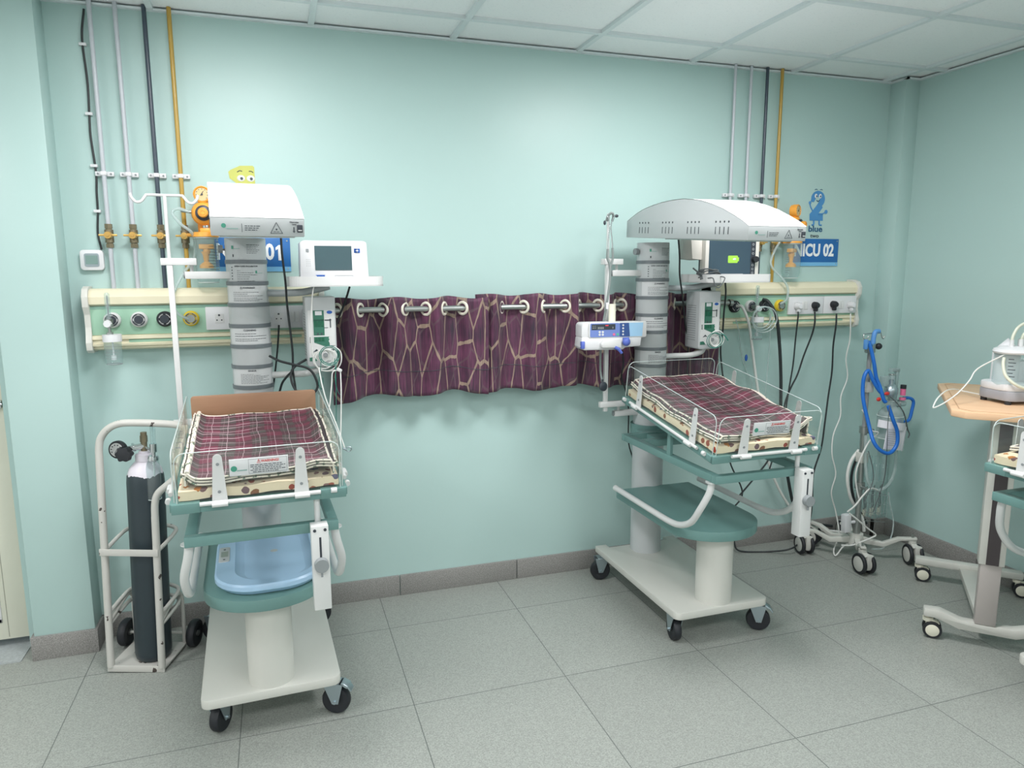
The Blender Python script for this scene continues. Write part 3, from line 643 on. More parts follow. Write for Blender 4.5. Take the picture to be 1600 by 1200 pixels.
# ---------------------------------------------------------------- infant warmers
def caster(parent, x, y, ang, ztop=.13, r=.05, brake=False):
    """swivel caster: fork over a black wheel that touches the floor"""
    M = Matrix.Translation((x, y, 0)) @ Matrix.Rotation(math.radians(ang), 4, 'Z')
    def mb():
        m = MB(); m.M = M; return m
    off = .028
    f = mb(); f.cyl((0, 0, ztop - .012), (0, 0, ztop), .026, seg=20).box((0, -off * .5, ztop - .015), (.05, .06, .005), .002)
    for s in (-1, 1):
        f.prism([(.012, ztop - .014), (-off - .03, ztop - .014), (-off - .012, r - .008), (-off + .01, r - .008)], lambda a, b: (s * .021, a, b), lambda a, b: (s * .024, a, b))
    f.cyl((-.03, -off, r), (.03, -off, r), .006, seg=12)
    c = f.build('caster', ZINC, parent)
    mb().lathe([(.0, -.014), (r * .55, -.014), (r * .72, -.016), (r * .93, -.015), (r, -.008), (r, .008), (r * .93, .015), (r * .72, .016), (r * .55, .014), (0, .014)], (0, -off, r), (1, 0, 0), 32).build('wheel', BLACK, c)
    if brake:
        mb().box((0, -off - .035, ztop - .02), (.04, .03, .012), .004, rot=(.5, 0, 0)).box((0, -off - .052, ztop - .034), (.034, .02, .006), .002, rot=(.9, 0, 0)).build('brake_pedal', ZINC, c)
def warmer(name, loc, rz, label, tilt, zmid, head_yaw, caster_angs, brakes, pole='hook', full=True, tray_yaw=0, mtray=None, head_tilt=2.6, rear_panel=True):
    W = empty(name, loc, rz, label, 'infant warmer', 'radiant infant warmers on casters')
    bw = .225
    poly = rounded(-bw, -.67, bw, .11, .03, 4, (1, 0, 0, 1))
    base = [(bw, .11), (.165, .11), (.165, .07), (-.165, .07), (-.165, .11), (-bw, .11)] + [(-bw + .03 - .03 * math.cos(a), -.64 - .03 * math.sin(a)) for a in [i * PI / 10 for i in range(6)]] + [(bw - .03 + .03 * math.sin(a), -.64 - .03 * math.cos(a)) for a in [i * PI / 10 for i in range(6)]]
    MB().slab(base, .128, .16, 0, .004).build('base_plate', CREAMW, W)
    for (x, y), a, b in zip(((-.185, -.61), (.185, -.61), (-.19, .06), (.19, .06)), caster_angs, brakes): caster(W, x, y, a, brake=b)
    CR = .0755
    col = MB().cyl((0, 0, .158), (0, 0, 1.672), CR, seg=48).build('rear_column', GREYP, W)
    rings = [1.582, 1.5, 1.417, 1.336, 1.256, 1.176, 1.095]
    for z in rings:
        MB().cyl((0, 0, z - .0075), (0, 0, z + .0075), CR + .003, seg=48).cyl((.008, -CR - .0015, z), (.008, -CR - .005, z), .0032, seg=10).build('column_ring', RING, col)
    # printed film labels wrapped round the column between the rings
    def lab(z0, z1, m=LABELM): MB().patch(CR + .0006, -158, -28, z0, z1, n=20).build('column_label', m, col)
    for a, b, m in ((1.592, 1.665, LABELM), (1.51, 1.573, LABELM), (1.427, 1.491, LABELW), (1.266, 1.327, LABELW), (1.105, 1.168, LABELW)): lab(a, b, m)
    pr = MB(); rr = CR + .0012
    def flush():
        pr.build('label_print', INK, col); pr.bm = bmesh.new()
    def lines(a0, a1, z, h=.0016, sd=0):
        rnd = random.Random(int(z * 1e4) + sd); a = a0
        while a < a1:
            w = rnd.uniform(3, 9); pr.patch(rr, a, min(a + w, a1), z - h / 2, z + h / 2, n=2); a += w + 1.2
    for k in range(6): lines(-88, -50 - (k % 3) * 5, 1.645 - k * .0062, .0022 if k == 0 else .0014)
    flush()
    for k, e in enumerate((0, -72, -62, -82, -85, -68)): lines(-118, e if e else -108, 1.548 - k * .0078, .0015)
    for k in range(5): pr.patch(rr, -136, -132, 1.515 + k * .011, 1.519 + k * .011, n=1)
    flush()
    for z, e in ((1.466, -60), (1.459, -92), (1.452, -45), (1.444, -66), (1.438, -48), (1.433, -60)): lines(-134, e, z, .0016)
    flush()
    for z, e in ((1.306, -74), (1.297, -42), (1.286, -42), (1.279, -70)): lines(-138, e, z, .002)
    flush()
    for k, e in enumerate((-88, -70, -40, -46, -60, -40, -70, -48)): lines(-126, e, 1.148 - k * .0052, .0014)
    pr.patch(rr, -129, -125, 1.600, 1.610, n=1)
    pr.build('label_print', INK, col)
    def curved_text(s, a, z, size, m, bold=.0002):
        o = text('label_lettering', s, Matrix(), size, m, col, None, bold, .0001)
        for v in o.data.vertices:
            th = math.radians(a) + v.co.x / rr; hz = v.co.y
            v.co = Vector(((rr + .0004 + v.co.z) * math.cos(th), (rr + .0004 + v.co.z) * math.sin(th), z + hz))
    curved_text('OPEN CARE INCUBATOR', -92, 1.5645, .0078, INK); curved_text('\u26a0WARNING!', -92, 1.4825, .0088, INK)
    curved_text('CLEANING', -92, 1.3195, .0095, INK); curved_text('SENSOR', -92, 1.1612, .0085, INK)
    for a, z, s in ((-128, 1.636, .0065), (-64, 1.543, .0052)):
        lg = MB(); th = math.radians(a); lg.patch(rr + .0003, a - s * 500, a + s * 500, z - s, z + s, n=4); lg.build('leaf_logo', LEAF, col)
        lg = MB(); lg.patch(rr + .0003, a + s * 600, a + s * 600 + 18, z - s * 1.0, z - s * .6, n=4); lg.build('logo_wordmark', mat('pale_logo_ink', (140, 172, 166), .5) if 'pale_logo_ink' not in bpy.data.materials else bpy.data.materials['pale_logo_ink'], col)
    # side knob near the top of the column
    MB().cyl((-CR + .003, 0, 1.628), (-CR - .018, -.004, 1.631), .004, seg=10).cyl((-CR - .008, -.003, 1.631), (-CR - .024, -.005, 1.631), .015, seg=14).build('lock_knob', GREYK, col)
    # heater hood
    HM = Matrix.Rotation(math.radians(head_yaw), 4, 'Z') @ Matrix.Translation((0, -.42, 1.67)) @ Matrix.Rotation(math.radians(head_tilt), 4, 'X') @ Matrix.Translation((0, .42, -1.67))
    arc = [(.04, 1.672), (.04, 1.745), (0, 1.760), (-.06, 1.782), (-.12, 1.798), (-.2, 1.812), (-.28, 1.822), (-.36, 1.828), (-.44, 1.830), (-.51, 1.826), (-.58, 1.818), (-.65, 1.804), (-.72, 1.786), (-.79, 1.762), (-.845, 1.741), (-.885, 1.722), (-.885, 1.672)]
    hd = MB(); hd.M = HM; hd.plate_x(arc, -.123, .123, 0, .003); hood = hd.build('heater_hood', GREYP, W)
    tp = MB(); tp.M = HM
    top = arc[1:-1]
    for (a, b) in zip(top, top[1:]):
        vs = [tp.bm.verts.new(HM @ Vector(p)) for p in ((-.1225, a[0], a[1] + .0012), (.1225, a[0], a[1] + .0012), (.1225, b[0], b[1] + .0012), (-.1225, b[0], b[1] + .0012))]
        f_ = tp.bm.faces.new(vs); f_.smooth = True
    bmesh.ops.remove_doubles(tp.bm, verts=list(tp.bm.verts), dist=1e-5)
    tp.build('hood_lit_top', HOOD_LIT, hood)  # whiter skin over the grey hood puts the overhead light into its colour
    for s in (-1, 1):
        x = s * .1232
        for gc in (-.128, -.332, -.53, -.725):
            vt = MB(); vt.M = HM
            for k in range(4):
                y = gc + (k - 1.5) * .027
                vt.cyl((x - .0004, y, 1.738), (x + .0004, y, 1.738), .0042, seg=10); vt.box((x, y, 1.706), (.0009, .0042, .027))
            vt.build('vent_slots', DARK, hood)
    uf = MB(); uf.M = HM; uf.span((-.1, -.84, 1.668), (.1, -.28, 1.6725)).build('heater_grille', STEEL, hood)
    fm = MB(); fm.M = HM; y = -.8856
    fm.span((-.044, y - .0005, 1.683), (-.0428, y, 1.706))
    for k in range(3): scribble(fm, -.036, .004 - k * .004, 1.7 - k * .0055, y, .002, 0, seed=k)
    fm.build('maker_text', INK, hood); fm = MB(); fm.M = HM
    for a, b in (((.031, 1.681), (.047, 1.711)), ((.047, 1.711), (.063, 1.681)), ((.031, 1.681), (.063, 1.681))): fm.bar((a[0], y, a[1]), (b[0], y, b[1]), .0014, .001, 0, 0, (0, 1, 0))
    fm.cyl((.047, y - .0005, 1.692), (.047, y, 1.692), .0026, seg=10); scribble(fm, .039, .056, 1.6855, y, .0015)
    fm.build('hot_surface_symbol', INK, hood); fm = MB(); fm.M = HM
    fm.span((.0925, y - .0005, 1.686), (.0955, y, 1.699)); fm.bar((.091, y, 1.688), (.094, y, 1.6835), .001, .001, 0, 0, (0, 1, 0)); fm.bar((.097, y, 1.688), (.094, y, 1.6835), .001, .001, 0, 0, (0, 1, 0))
    fm.build('lamp_arrow', INK, hood)
    text('hood_lettering', 'Observation', HM @ facing(.095, y - .0002, 1.7125), .0062, INK, hood, .024, .0001)
    text('hood_lettering', 'Lamp', HM @ facing(.095, y - .0002, 1.7065), .0055, INK, hood, None, .0001)
    lf = MB(); lf.M = HM; lf.cyl((-.09, y - .0006, 1.700), (-.09, y, 1.700), .0062, seg=16).build('leaf_logo', LEAF, hood)
    wm = MB(); wm.M = HM; wm.span((-.083, y - .0005, 1.691), (-.053, y, 1.6935)).build('logo_wordmark', bpy.data.materials['pale_logo_ink'], hood)
    sw = MB(); sw.M = HM; sw.box((.11, y - .001, 1.695), (.015, .006, .021), .0015); swo = sw.build('rocker_switch', DARK, hood)
    sw = MB(); sw.M = HM; sw.box((.11, y - .0045, 1.69), (.01, .002, .003)).build('switch_mark', WHITE, swo)
    # lower frame, front column, shelf
    fr = MB(); zt = .797; hb = .015; fw = .215; w_ = .03
    for a, b in (((-fw, -.885, zt - .03), (fw, -.855, zt)), ((-fw, -.165, zt - .03), (fw, -.135, zt)), ((-fw, -.8551, zt - .03), (-fw + w_, -.1649, zt)), ((fw - w_, -.8551, zt - .03), (fw, -.1649, zt))): fr.span(a, b, .002)
    fr.build('lower_frame', TEAL, W)
    MB().span((-fw + w_, -.3, zt - .03), (fw - w_, -.26, zt), .002).span((-.1, -.26, zt - .03), (.1, -.06, zt - .004), .002).cyl((0, 0, zt - .04), (0, 0, zt + .01), CR + .012, seg=40).build('column_clamp', TEAL, W)
    FY = -.588
    MB().cyl((0, FY, .158), (0, FY, .462), CR, seg=48).build('front_column', CREAMW, W)
    sh = [(-.195, -.075), (.195, -.075)][::-1]
    n = 18; D = [(.2, -.06)] + [(.2 * math.cos(a), -.545 + .178 * math.sin(a)) for a in [-i * PI / n for i in range(n + 1)]] + [(-.2, -.06)]
    MB().slab(list(reversed(D)), .462, .505, 0, .006).build('shelf', TEAL, W)
    # curved support tubes
    for s in (-1, 1):
        x = s * .228
        pts = [(s * .205, -.845, .765), (s * .212, -.84, .72), (x, -.81, .65), (x, -.755, .583), (x, -.68, .545), (x, -.6, .532), (x, -.45, .53), (x, -.3, .53), (x, -.12, .53)]
        MB().tube(pts, .013, 14, 6).cyl((x, -.12, .53), (x, -.108, .53), .0135).lathe([(0, .003), (.024, .003), (.024, 0)], (s * .205, -.845, .764), (0, 0, 1), 20).build('support_tube', WHITE, W)
    # tilting bed
    BM = Matrix.Translation((0, -.5375, zmid)) @ Matrix.Rotation(math.radians(tilt), 4, 'X')
    def b():
        m = MB(); m.M = BM; return m
    bx, by = .240, .3625
    fr = b()
    for s in (-1, 1):
        fr.span((-bx, s * by, -.026), (bx, s * (by - .036), 0), .002); fr.span((s * bx, -by + .0362, -.026), (s * (bx - .036), by - .0362, 0), .002)
        fr.span((s * bx, -by - .002, -.026), (s * (bx - .075), -by + .03, .004), .002)
        for e in (-1, 1): fr.span((s * (bx + .0045), e * by * .98, -.022), (s * (bx - .02), e * (by - .07), .003), .002)
    fr.span((-bx + .03, -by + .03, -.02), (bx - .03, by - .03, -.008))
    bed = fr.build('bed_frame', TEAL, W)
    # pivot posts and height adjuster
    for s in (-1, 1):
        zl = zt
        MB().plate_x([(-.53, zl - .02), (-.56, zl - .02), (-.555, zmid - .012), (-.535, zmid - .012)], s * .2, s * .212).cyl((s * .198, -.545, zmid - .022), (s * .216, -.545, zmid - .022), .008, seg=14).build('pivot_post', TEAL, W)
    sx = .155
    zb = (BM @ Vector((0, -by + .02, -.026))).z
    MB().cyl((sx, -.87, .77), (sx, -.872, zb + .004), .009, seg=16).build('lift_rod', WHITE, W)
    sl = MB().span((sx - .025, -.934, .54), (sx + .025, -.888, .802), .002).build('height_adjuster', WHITE, W)
    MB().span((sx - .003, -.9352, .68), (sx + .003, -.934, .768)).cyl((sx - .015, -.937, .79), (sx - .015, -.934, .79), .0045, seg=12).cyl((sx + .015, -.937, .79), (sx + .015, -.934, .79), .0045, seg=12).build('adjuster_slot', DARK, sl)
    MB().cyl((sx, -.934, .685), (sx, -.955, .685), .021, .0205, 28).span((sx - .003, -.945, .648), (sx + .003, -.939, .668)).build('adjuster_knob', GREYK, sl)
    # bed rails (rods) and hinged clear panels
    rr_ = b().cyl((-.165, -by - .008, .001), (.165, -by - .008, .001), .0062, seg=14).cyl((.195, -by - .008, .002), (.212, -by - .008, .002), .008, seg=14)
    for s in (-1, 1): rr_.cyl((s * (bx + .008), -.27, .001), (s * (bx + .008), .27, .001), .0062, seg=14).cyl((s * (bx + .01), -.31, 0), (s * (bx + .01), -.325, 0), .008, seg=14).cyl((s * (bx + .01), .31, 0), (s * (bx + .01), .325, 0), .008, seg=14)
    rr_.build('hinge_rods', WHITE, bed)
    def clamp(M):
        m = MB(); m.M = BM @ M
        pl = [(-.021, .0), (.021, .0)] + [(.0125 * math.cos(a), .128 + .0125 * math.sin(a)) for a in [i * PI / 8 for i in range(9)]]
        m.plate_y(pl, -.003, 0); m.box((0, -.012, .002), (.042, .026, .003), .001); m.cyl((-.021, -.021, -.001), (.021, -.021, -.001), .0075, seg=12)
        c = m.build('panel_clamp', WHITE, bed)
        m = MB(); m.M = BM @ M; m.cyl((0, -.005, .03), (0, -.002, .03), .0045, seg=12).cyl((0, -.005, .112), (0, -.002, .112), .0045, seg=12); m.build('clamp_screw', GREYK, c)
    def panel(M, w, h):
        pl = rounded(-w, .004, w, h, .03, 5, (0, 1, 1, 0))
        m = MB(); m.M = BM @ M; m.plate_y(pl, 0, .005); p = m.build('clear_side_panel', CLEAR, bed)
        m = MB(); m.M = BM @ M; m.tube([(x, .0025, z) for x, z in pl], .00155, 6, 1, False, 0, False); m.build('panel_edge', EDGE, p)
    T = Matrix.Translation; Rz = lambda a: Matrix.Rotation(math.radians(a), 4, 'Z')
    FP = T((0, -by + .004, 0))
    panel(FP, .224, .15)
    if rear_panel: panel(T((0, by - .004, 0)) @ Rz(180), .224, .16)
    for x in (-.112, .112): clamp(FP @ T((x, 0, 0)))
    for s, a in ((-1, -90), (1, 90)):
        P_ = T((s * (bx - .006), 0, 0)) @ Rz(a)
        panel(P_, .345, .15)
        for x in (-.215, .215): clamp(P_ @ T((x, 0, 0)))
    # warning plate on the foot panel
    wl = MB(); wl.M = BM @ FP; wl.span((-.082, -.0045, .072), (.078, -.0005, .122), .0005); wl = wl.build('warning_plate', LABELW, bed)
    m = MB(); m.M = BM @ FP; yy = -.0047
    for a, c in (((-.03, yy - .0002, .076), (.074, yy, .0766)), ((-.03, yy - .0002, .118), (.074, yy, .1186)), ((-.0306, yy - .0002, .076), (-.03, yy, .1186)), ((.0736, yy - .0002, .076), (.0742, yy, .1186))): m.span(a, c)
    for k, (a, c) in enumerate(((-.026, .06), (-.026, .07), (-.02, .058), (-.026, .07), (-.02, .05))): scribble(m, a, c, .101 - k * .0053, yy, .0021, 0, seed=k)
    m.build('plate_print', INK, wl)
    text('plate_heading', '\u26a0WARNING!', BM @ FP @ facing(.022, yy - .0002, .111), .0105, RED, wl, .06, .0002)
    m = MB(); m.M = BM @ FP; m.cyl((-.07, yy - .0006, .094), (-.07, yy, .094), .0085, seg=16).build('leaf_logo', LEAF, wl)
    m = MB(); m.M = BM @ FP; m.span((-.062, yy - .0005, .086), (-.035, yy, .0895)).build('logo_wordmark', bpy.data.materials['pale_logo_ink'], wl)
    if not full: return W, BM
    # monitor arm and tray
    tx, ty, tyaw, twid, tdep = mtray
    arm = MB().tube([(.05, -.01, 1.462), (.12, -.02, 1.46), (.2, -.045, 1.463), (.26, -.06, 1.475), (tx - .02, ty, 1.487)], .0145, 12).build('tray_arm', STEELG, W)
    TM = T((tx, ty, 0)) @ Rz(tyaw)
    m = MB(); m.M = TM; pl = rounded(-twid / 2, -tdep / 2, twid / 2, tdep / 2, .035, 6)
    m.slab(pl, 1.487, 1.491)
    n = len(pl)
    for i in range(n):
        a, c = Vector((*pl[i], 1.489)), Vector((*pl[(i + 1) % n], 1.489))
        vs = [m.bm.verts.new(TM @ p) for p in (a, c, c + Vector((0, 0, .036)), a + Vector((0, 0, .036)))]; f_ = m.bm.faces.new(vs); f_.smooth = True
        q = .97; vs = [m.bm.verts.new(TM @ p) for p in (Vector((a.x * q, a.y * q, a.z)), Vector((a.x * q, a.y * q, a.z + .036)), Vector((c.x * q, c.y * q, c.z + .036)), Vector((c.x * q, c.y * q, c.z)))]; m.bm.faces.new(vs)
        vs = [m.bm.verts.new(TM @ p) for p in (a + Vector((0, 0, .036)), c + Vector((0, 0, .036)), Vector((c.x * q, c.y * q, c.z + .036)), Vector((a.x * q, a.y * q, a.z + .036)))]; m.bm.faces.new(vs)
    m.build('monitor_tray', WHITE, W)
    # skin temperature control box on its arm
    MB().tube([(.05, -.01, 1.133), (.12, -.015, 1.133), (.2, -.03, 1.135), (.25, -.045, 1.15), (.263, -.05, 1.17)], .0135, 12).build('control_arm', WHITE, W)
    cx = .265; CY = -.09
    cb = MB(); cb.plate_y([(cx - .058, 1.175), (cx - .05, 1.168), (cx + .05, 1.168), (cx + .058, 1.175), (cx + .058, 1.445), (cx - .058, 1.445)], CY, CY + .12, 0, .004)
    cb = cb.build('control_box', GREYP, W)
    m = MB()
    for k in range(16): m.span((cx - .0588, CY + .03, 1.21 + k * .011), (cx - .0578, CY + .1, 1.213 + k * .011))
    m.build('vent_ribs', GREYK, cb)
    fy = CY - .001
    fpl = MB().span((cx - .05, fy, 1.191), (cx + .052, fy + .002, 1.392)).build('front_panel', WHITE, cb)
    m = MB(); m.span((cx - .03, fy - .001, 1.351), (cx + .012, fy, 1.392)).span((cx - .03, fy - .001, 1.304), (cx + .012, fy, 1.356)).span((cx - .03, fy - .001, 1.323 - .03), (cx + .012, fy, 1.323 - .018)).prism([(cx - .03, 1.287), (cx + .03, 1.287), (cx + .026, 1.282), (cx + .03, 1.276), (cx + .026, 1.269), (cx + .03, 1.261), (cx + .03, 1.248), (cx + .01, 1.249), (cx - .03, 1.265)], lambda a, c: (a, fy - .001, c), lambda a, c: (a, fy, c))
    m.build('green_fascia', PANG, fpl); m = MB()
    m.prism([(cx - .05, 1.191), (cx - .02, 1.191), (cx - .026, 1.201), (cx - .032, 1.207), (cx - .05, 1.205)], lambda a, c: (a, fy - .001, c), lambda a, c: (a, fy, c))
    m.build('green_fascia', PANG, fpl)
    m = MB(); m.span((cx - .022, fy - .0018, 1.373), (cx + .004, fy - .001, 1.389)).build('fascia_badge', WHITE2, fpl)
    m = MB()
    for k in range(3): m.span((cx - .026 + k * .0125, fy - .002, 1.327), (cx - .0155 + k * .0125, fy - .001, 1.35))
    m.build('number_display', LEDG, fpl); m = MB()
    for k in range(3): m.span((cx - .026 + k * .0125, fy - .002, 1.269), (cx - .0155 + k * .0125, fy - .001, 1.284))
    m.build('number_display', LEDG, fpl)
    m = MB(); m.span((cx + .014, fy - .0015, 1.351), (cx + .034, fy, 1.355)).cyl((cx + .036, fy - .0015, 1.354), (cx + .036, fy, 1.354), .004, seg=10).span((cx + .034, fy - .0015, 1.323), (cx + .038, fy, 1.351)).span((cx + .012, fy - .0015, 1.322), (cx + .026, fy, 1.324)).span((cx + .03, fy - .0012, 1.249), (cx + .05, fy, 1.251))
    for k in range(4): m.span((cx - .046, fy - .0012, 1.265 + k * .006), (cx - .038, fy, 1.268 + k * .006))
    for k in (0, 1): m.cyl((cx - .014 + k * .014, fy - .0025, 1.299), (cx - .014 + k * .014, fy - .001, 1.299), .004, seg=12)
    m.prism([(cx - .036, 1.226), (cx - .022, 1.239), (cx - .01, 1.226), (cx - .022, 1.23)], lambda a, c: (a, fy - .001, c), lambda a, c: (a, fy, c)); m.span((cx + .034, fy - .0015, 1.228), (cx + .046, fy, 1.236))
    m.build('panel_marks', INK, fpl)
    m = MB(); m.prism([(cx + .034 + .011 * math.cos(a), 1.384 + .0065 * math.sin(a)) for a in [i * PI / 9 for i in range(18)]], lambda a, c: (a, fy - .0012, c), lambda a, c: (a, fy, c)); m.build('blue_badge', BLUELOGO, fpl)
    m = MB().cyl((cx + .012, fy - .012, 1.214), (cx + .012, fy, 1.214), .009, seg=16).build('probe_socket', GREYK, fpl)
    # accessory pole with upper and lower arms
    px, py = (-.268, -.035) if pole == 'hook' else (-.25, -.01)
    for i, (z, dz) in enumerate(((1.532, .052), (.868, .05)) if pole == 'plain' else ((1.532, .05), (.92, .05))):
        lx = -.185 if i == 0 else -.16
        m = MB().span((lx - .035, py - .012, z - .014), (-.06, py + .012, z + .014), .002).cyl((lx - .01, py, z + .012), (lx - .01, py, z + dz - .01), .007)
        m.span((px - .03, py - .03, z + dz - .013), (lx + .01, py - .006, z + dz + .013), .002)
        a_ = m.build('pole_bracket', WHITE, W)
        MB().lathe([(.012, 0), (.013, .004), (0, .006)], (lx - .035, py, z), (-1, 0, 0), 16).build('bracket_cap', GREYK, a_)
    if pole == 'hook':
        m = MB().bar((px, py - .018, .9), (px, py - .018, 1.575), .02, .02, .002)
        m.cyl((px, py - .018, 1.57), (px, py - .018, 1.823), .0065, seg=14)
        pl = m.build('drip_pole', WHITE, W)
        z = 1.822; m = MB()
        for s in (-1, 1): m.tube([(px, py - .018, z), (px + s * .055, py - .018, z), (px + s * .063, py - .018, z - .004), (px + s * .078, py - .018, z - .023), (px + s * .095, py - .018, z - .026), (px + s * .108, py - .018, z - .012), (px + s * .113, py - .018, z + .004)], .0052, 10)
        m.build('drip_hook', WHITE, pl)
    else:
        MB().bar((px, py - .018, .885), (px, py - .018, 1.60), .019, .019, .002).cyl((px, py - .018, 1.59), (px, py - .018, 1.8), .0065, seg=14).build('accessory_pole', WHITE, W)
    return W, BM
STEELG = mat('grey_arm_paint', (168, 176, 178), .35)

W1L = (.585, -.245, 0); W1R = math.radians(2.2)
W2L = (2.393, -.21, 0); W2R = math.radians(.3)
w1, B1 = warmer('infant_warmer', W1L, W1R, 'infant warmer under the 01 sign with a drip hook and weighing scale shelf', 4.4, .926, 2.2, (150, 65, -120, 100), (0, 1, 0, 0), 'hook', True, 0, (.325, -.07, 2, .36, .22), head_tilt=3.9, rear_panel=False)
w2, B2 = warmer('infant_warmer', W2L, W2R, 'infant warmer beside the ICU 02 sign with a syringe pump on its pole', 8.6, .928, -.2, (172, 58, -100, 100), (0, 1, 0, 0), 'plain', True, 0, (.335, -.10, 3, .36, .25), head_tilt=3.2)
w3, B3 = warmer('infant_warmer', (3.855, -1.76, 0), math.radians(-90), 'infant warmer cut off by the right edge, against the right wall', 2.5, .905, 0, (110, 60, 30, 30), (1, 1, 0, 0), 'plain', False)
bpy.context.view_layer.update()
X1, X2, X3 = w1.matrix_world.copy() @ B1, w2.matrix_world.copy() @ B2, w3.matrix_world.copy() @ B3

# ---------------------------------------------------------------- mattress, blanket
def mattress(M, label):
    def f(u, v):
        return None
    m = MB(); b = bmesh.new(); bmesh.ops.create_cube(b, size=1)
    for v in b.verts: v.co = Vector((v.co.x * .442, v.co.y * .69, v.co.z * .042))
    bmesh.ops.subdivide_edges(b, edges=list(b.edges), cuts=14, use_grid_fill=True)
    rnd = random.Random(len(label))
    for v in b.verts:
        ex, ey = abs(v.co.x) / .221, abs(v.co.y) / .345
        k = max(ex, ey); v.co.z *= 1 - .35 * max(0, (k - .9) / .1) ** 2
        v.co.z += .0025 * math.sin(v.co.x * 40) * math.sin(v.co.y * 31); v.co.x *= 1 - .012 * (v.co.z / .021) ** 2
    m._add(b, 0); o = m.build('mattress', PRINT, None, M @ Matrix.Translation((0, -.002, .0225)))
    return tag(o, label, 'mattress', 'cream printed mattresses')
mattress(X1, 'cream cartoon-print mattress in the left warmer, beside the brown board')
mattress(X2, 'cream cartoon-print mattress in the middle warmer by the ICU 02 sign')
mattress(X3, 'cream cartoon-print mattress in the warmer at the right edge')
def blanket(M, label, hf, x0, x1, y0, y1, layers, seed, ptop=.004):
    def mk(h, dx0, dx1, dy0, dy1, drape=False):
        def f(u, v):
            x = x0 + dx0 + (x1 + dx1 - x0 - dx0) * u; y = y0 + dy0 + (y1 + dy1 - y0 - dy0) * v
            us = .045 if drape else 0
            if u < us or u > 1 - us:
                e = us if u < us else 1 - us; xe = x0 + dx0 + (x1 + dx1 - x0 - dx0) * e
                xx, yy, z = hf(e, v, xe, y); k = abs(e - u) / us; z += h
                return (xx + (-.006 if u < us else .006) * min(1, k * 3), yy, z + (.047 - z) * k ** 1.5)
            xx, yy, z = hf(u, v, x, y); return (xx, yy, z + h)
        return f
    f = mk(layers * .0085, 0, 0, 0, 0, seed < 3)
    o = MB().grid(56, 72, f, uv=lambda a, b: (a * (x1 - x0) * 1.05, b * (y1 - y0) * 1.05)).build('plaid_blanket', PLAID1, None, M, sharp=180, solid=.005)
    tag(o, label, 'blanket', 'plaid cot blankets')
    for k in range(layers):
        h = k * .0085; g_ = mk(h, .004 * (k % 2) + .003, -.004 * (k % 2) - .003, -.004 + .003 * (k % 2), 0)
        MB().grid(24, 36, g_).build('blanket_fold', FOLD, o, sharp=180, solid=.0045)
    for k in range(layers + 1):
        dr = k == layers and seed < 3; g_ = mk(k * .0085 + .001, .002 * (k % 2), -.002 * (k % 2), -.003, .002, dr); ul = .045 if dr else 0
        m = MB(); n = 40
        m.tube([Vector(g_(i / n, 0)) for i in range(n + 1)], .0032, 6, 1, False, 0, False)
        m.tube([Vector(g_(ul, i / n)) for i in range(n + 1)], .0032 if k < layers else ptop, 6, 1, False, 0, False)
        m.tube([Vector(g_(1 - ul, i / n)) for i in range(n + 1)], .0032, 6, 1, False, 0, False)
        if k == layers: m.tube([Vector(g_(i / n, 1)) for i in range(n + 1)], .0042, 6, 1, False, 0, False)
        m.build('blanket_piping', TRIM, o)
    return o
def sstep(a, b, x):
    t = max(0, min(1, (x - a) / (b - a))); return t * t * (3 - 2 * t)
def h1(u, v, x, y):
    z = .049 + .0025 * math.sin(x * 34 + y * 9) + .002 * math.sin(y * 55 + x * 12) + .004 * math.sin(y * 17 + 1)
    z += .030 * (1 - sstep(0, .12, u)) * (.7 + .3 * sstep(0, .25, v)) * (1 - .45 * sstep(.9, 1, v)); z += .03 * sstep(.86, 1, u) * sstep(.0, .3, v) * (1 - .6 * sstep(.85, 1, v)); z += .018 * sstep(.7, .9, u) * (1 - sstep(0, .14, v))
    z += .0022 * math.sin(y * 125 + 2 * math.sin(x * 9))
    x2 = x + .01 * (1 - sstep(0, .1, u)); return (x2, y + .006 * math.sin(x * 20), z)
blanket(X1, 'maroon and grey plaid blanket folded in the left warmer', h1, -.22, .221, -.338, .325, 2, 1, .0075)
def h2(u, v, x, y):
    z = .049 + .003 * math.sin(x * 31 + y * 15) + .004 * math.sin(y * 27 + x * 9)
    z += .018 * sstep(.72, 1, v) * (1 - sstep(.72, 1, u) * .2) + .035 * sstep(.7, .95, u) * (1 - .5 * sstep(.5, 1, v)) - .006 * math.sin(PI * u) * math.sin(PI * v)
    z += .005 * sstep(.86, 1, u) * math.sin(y * 30) + .02 * sstep(.9, 1, u) * (1 - sstep(0, .1, v))
    x2 = x - .028 * sstep(.8, 1, u) * (1 - sstep(0, .5, v)); return (x2, y + .012 * math.sin(x * 12 + 1), z)
blanket(X2, 'maroon and grey plaid blanket lying rumpled in the middle warmer', h2, -.22, .221, -.332, .335, 2, 2)
blanket(X3, 'maroon and grey plaid blanket in the warmer at the right edge', lambda u, v, x, y: (x, y, .05 + .012 * math.sin(x * 14) * math.sin(y * 10) + .006 * math.sin(x * 31)), -.2, .2, -.30, .32, 1, 3)
# brown board at the head of the left bed
bd = MB().plate_y(rounded(-.221, .004, .221, .142, .012, 4, (0, 1, 1, 0)), -.006, 0, 0, .001).build('brown_board', CARD, None, X1 @ Matrix.Translation((0, .352, 0)))
tag(bd, 'plain brown board standing at the head end of the left bed', 'board')
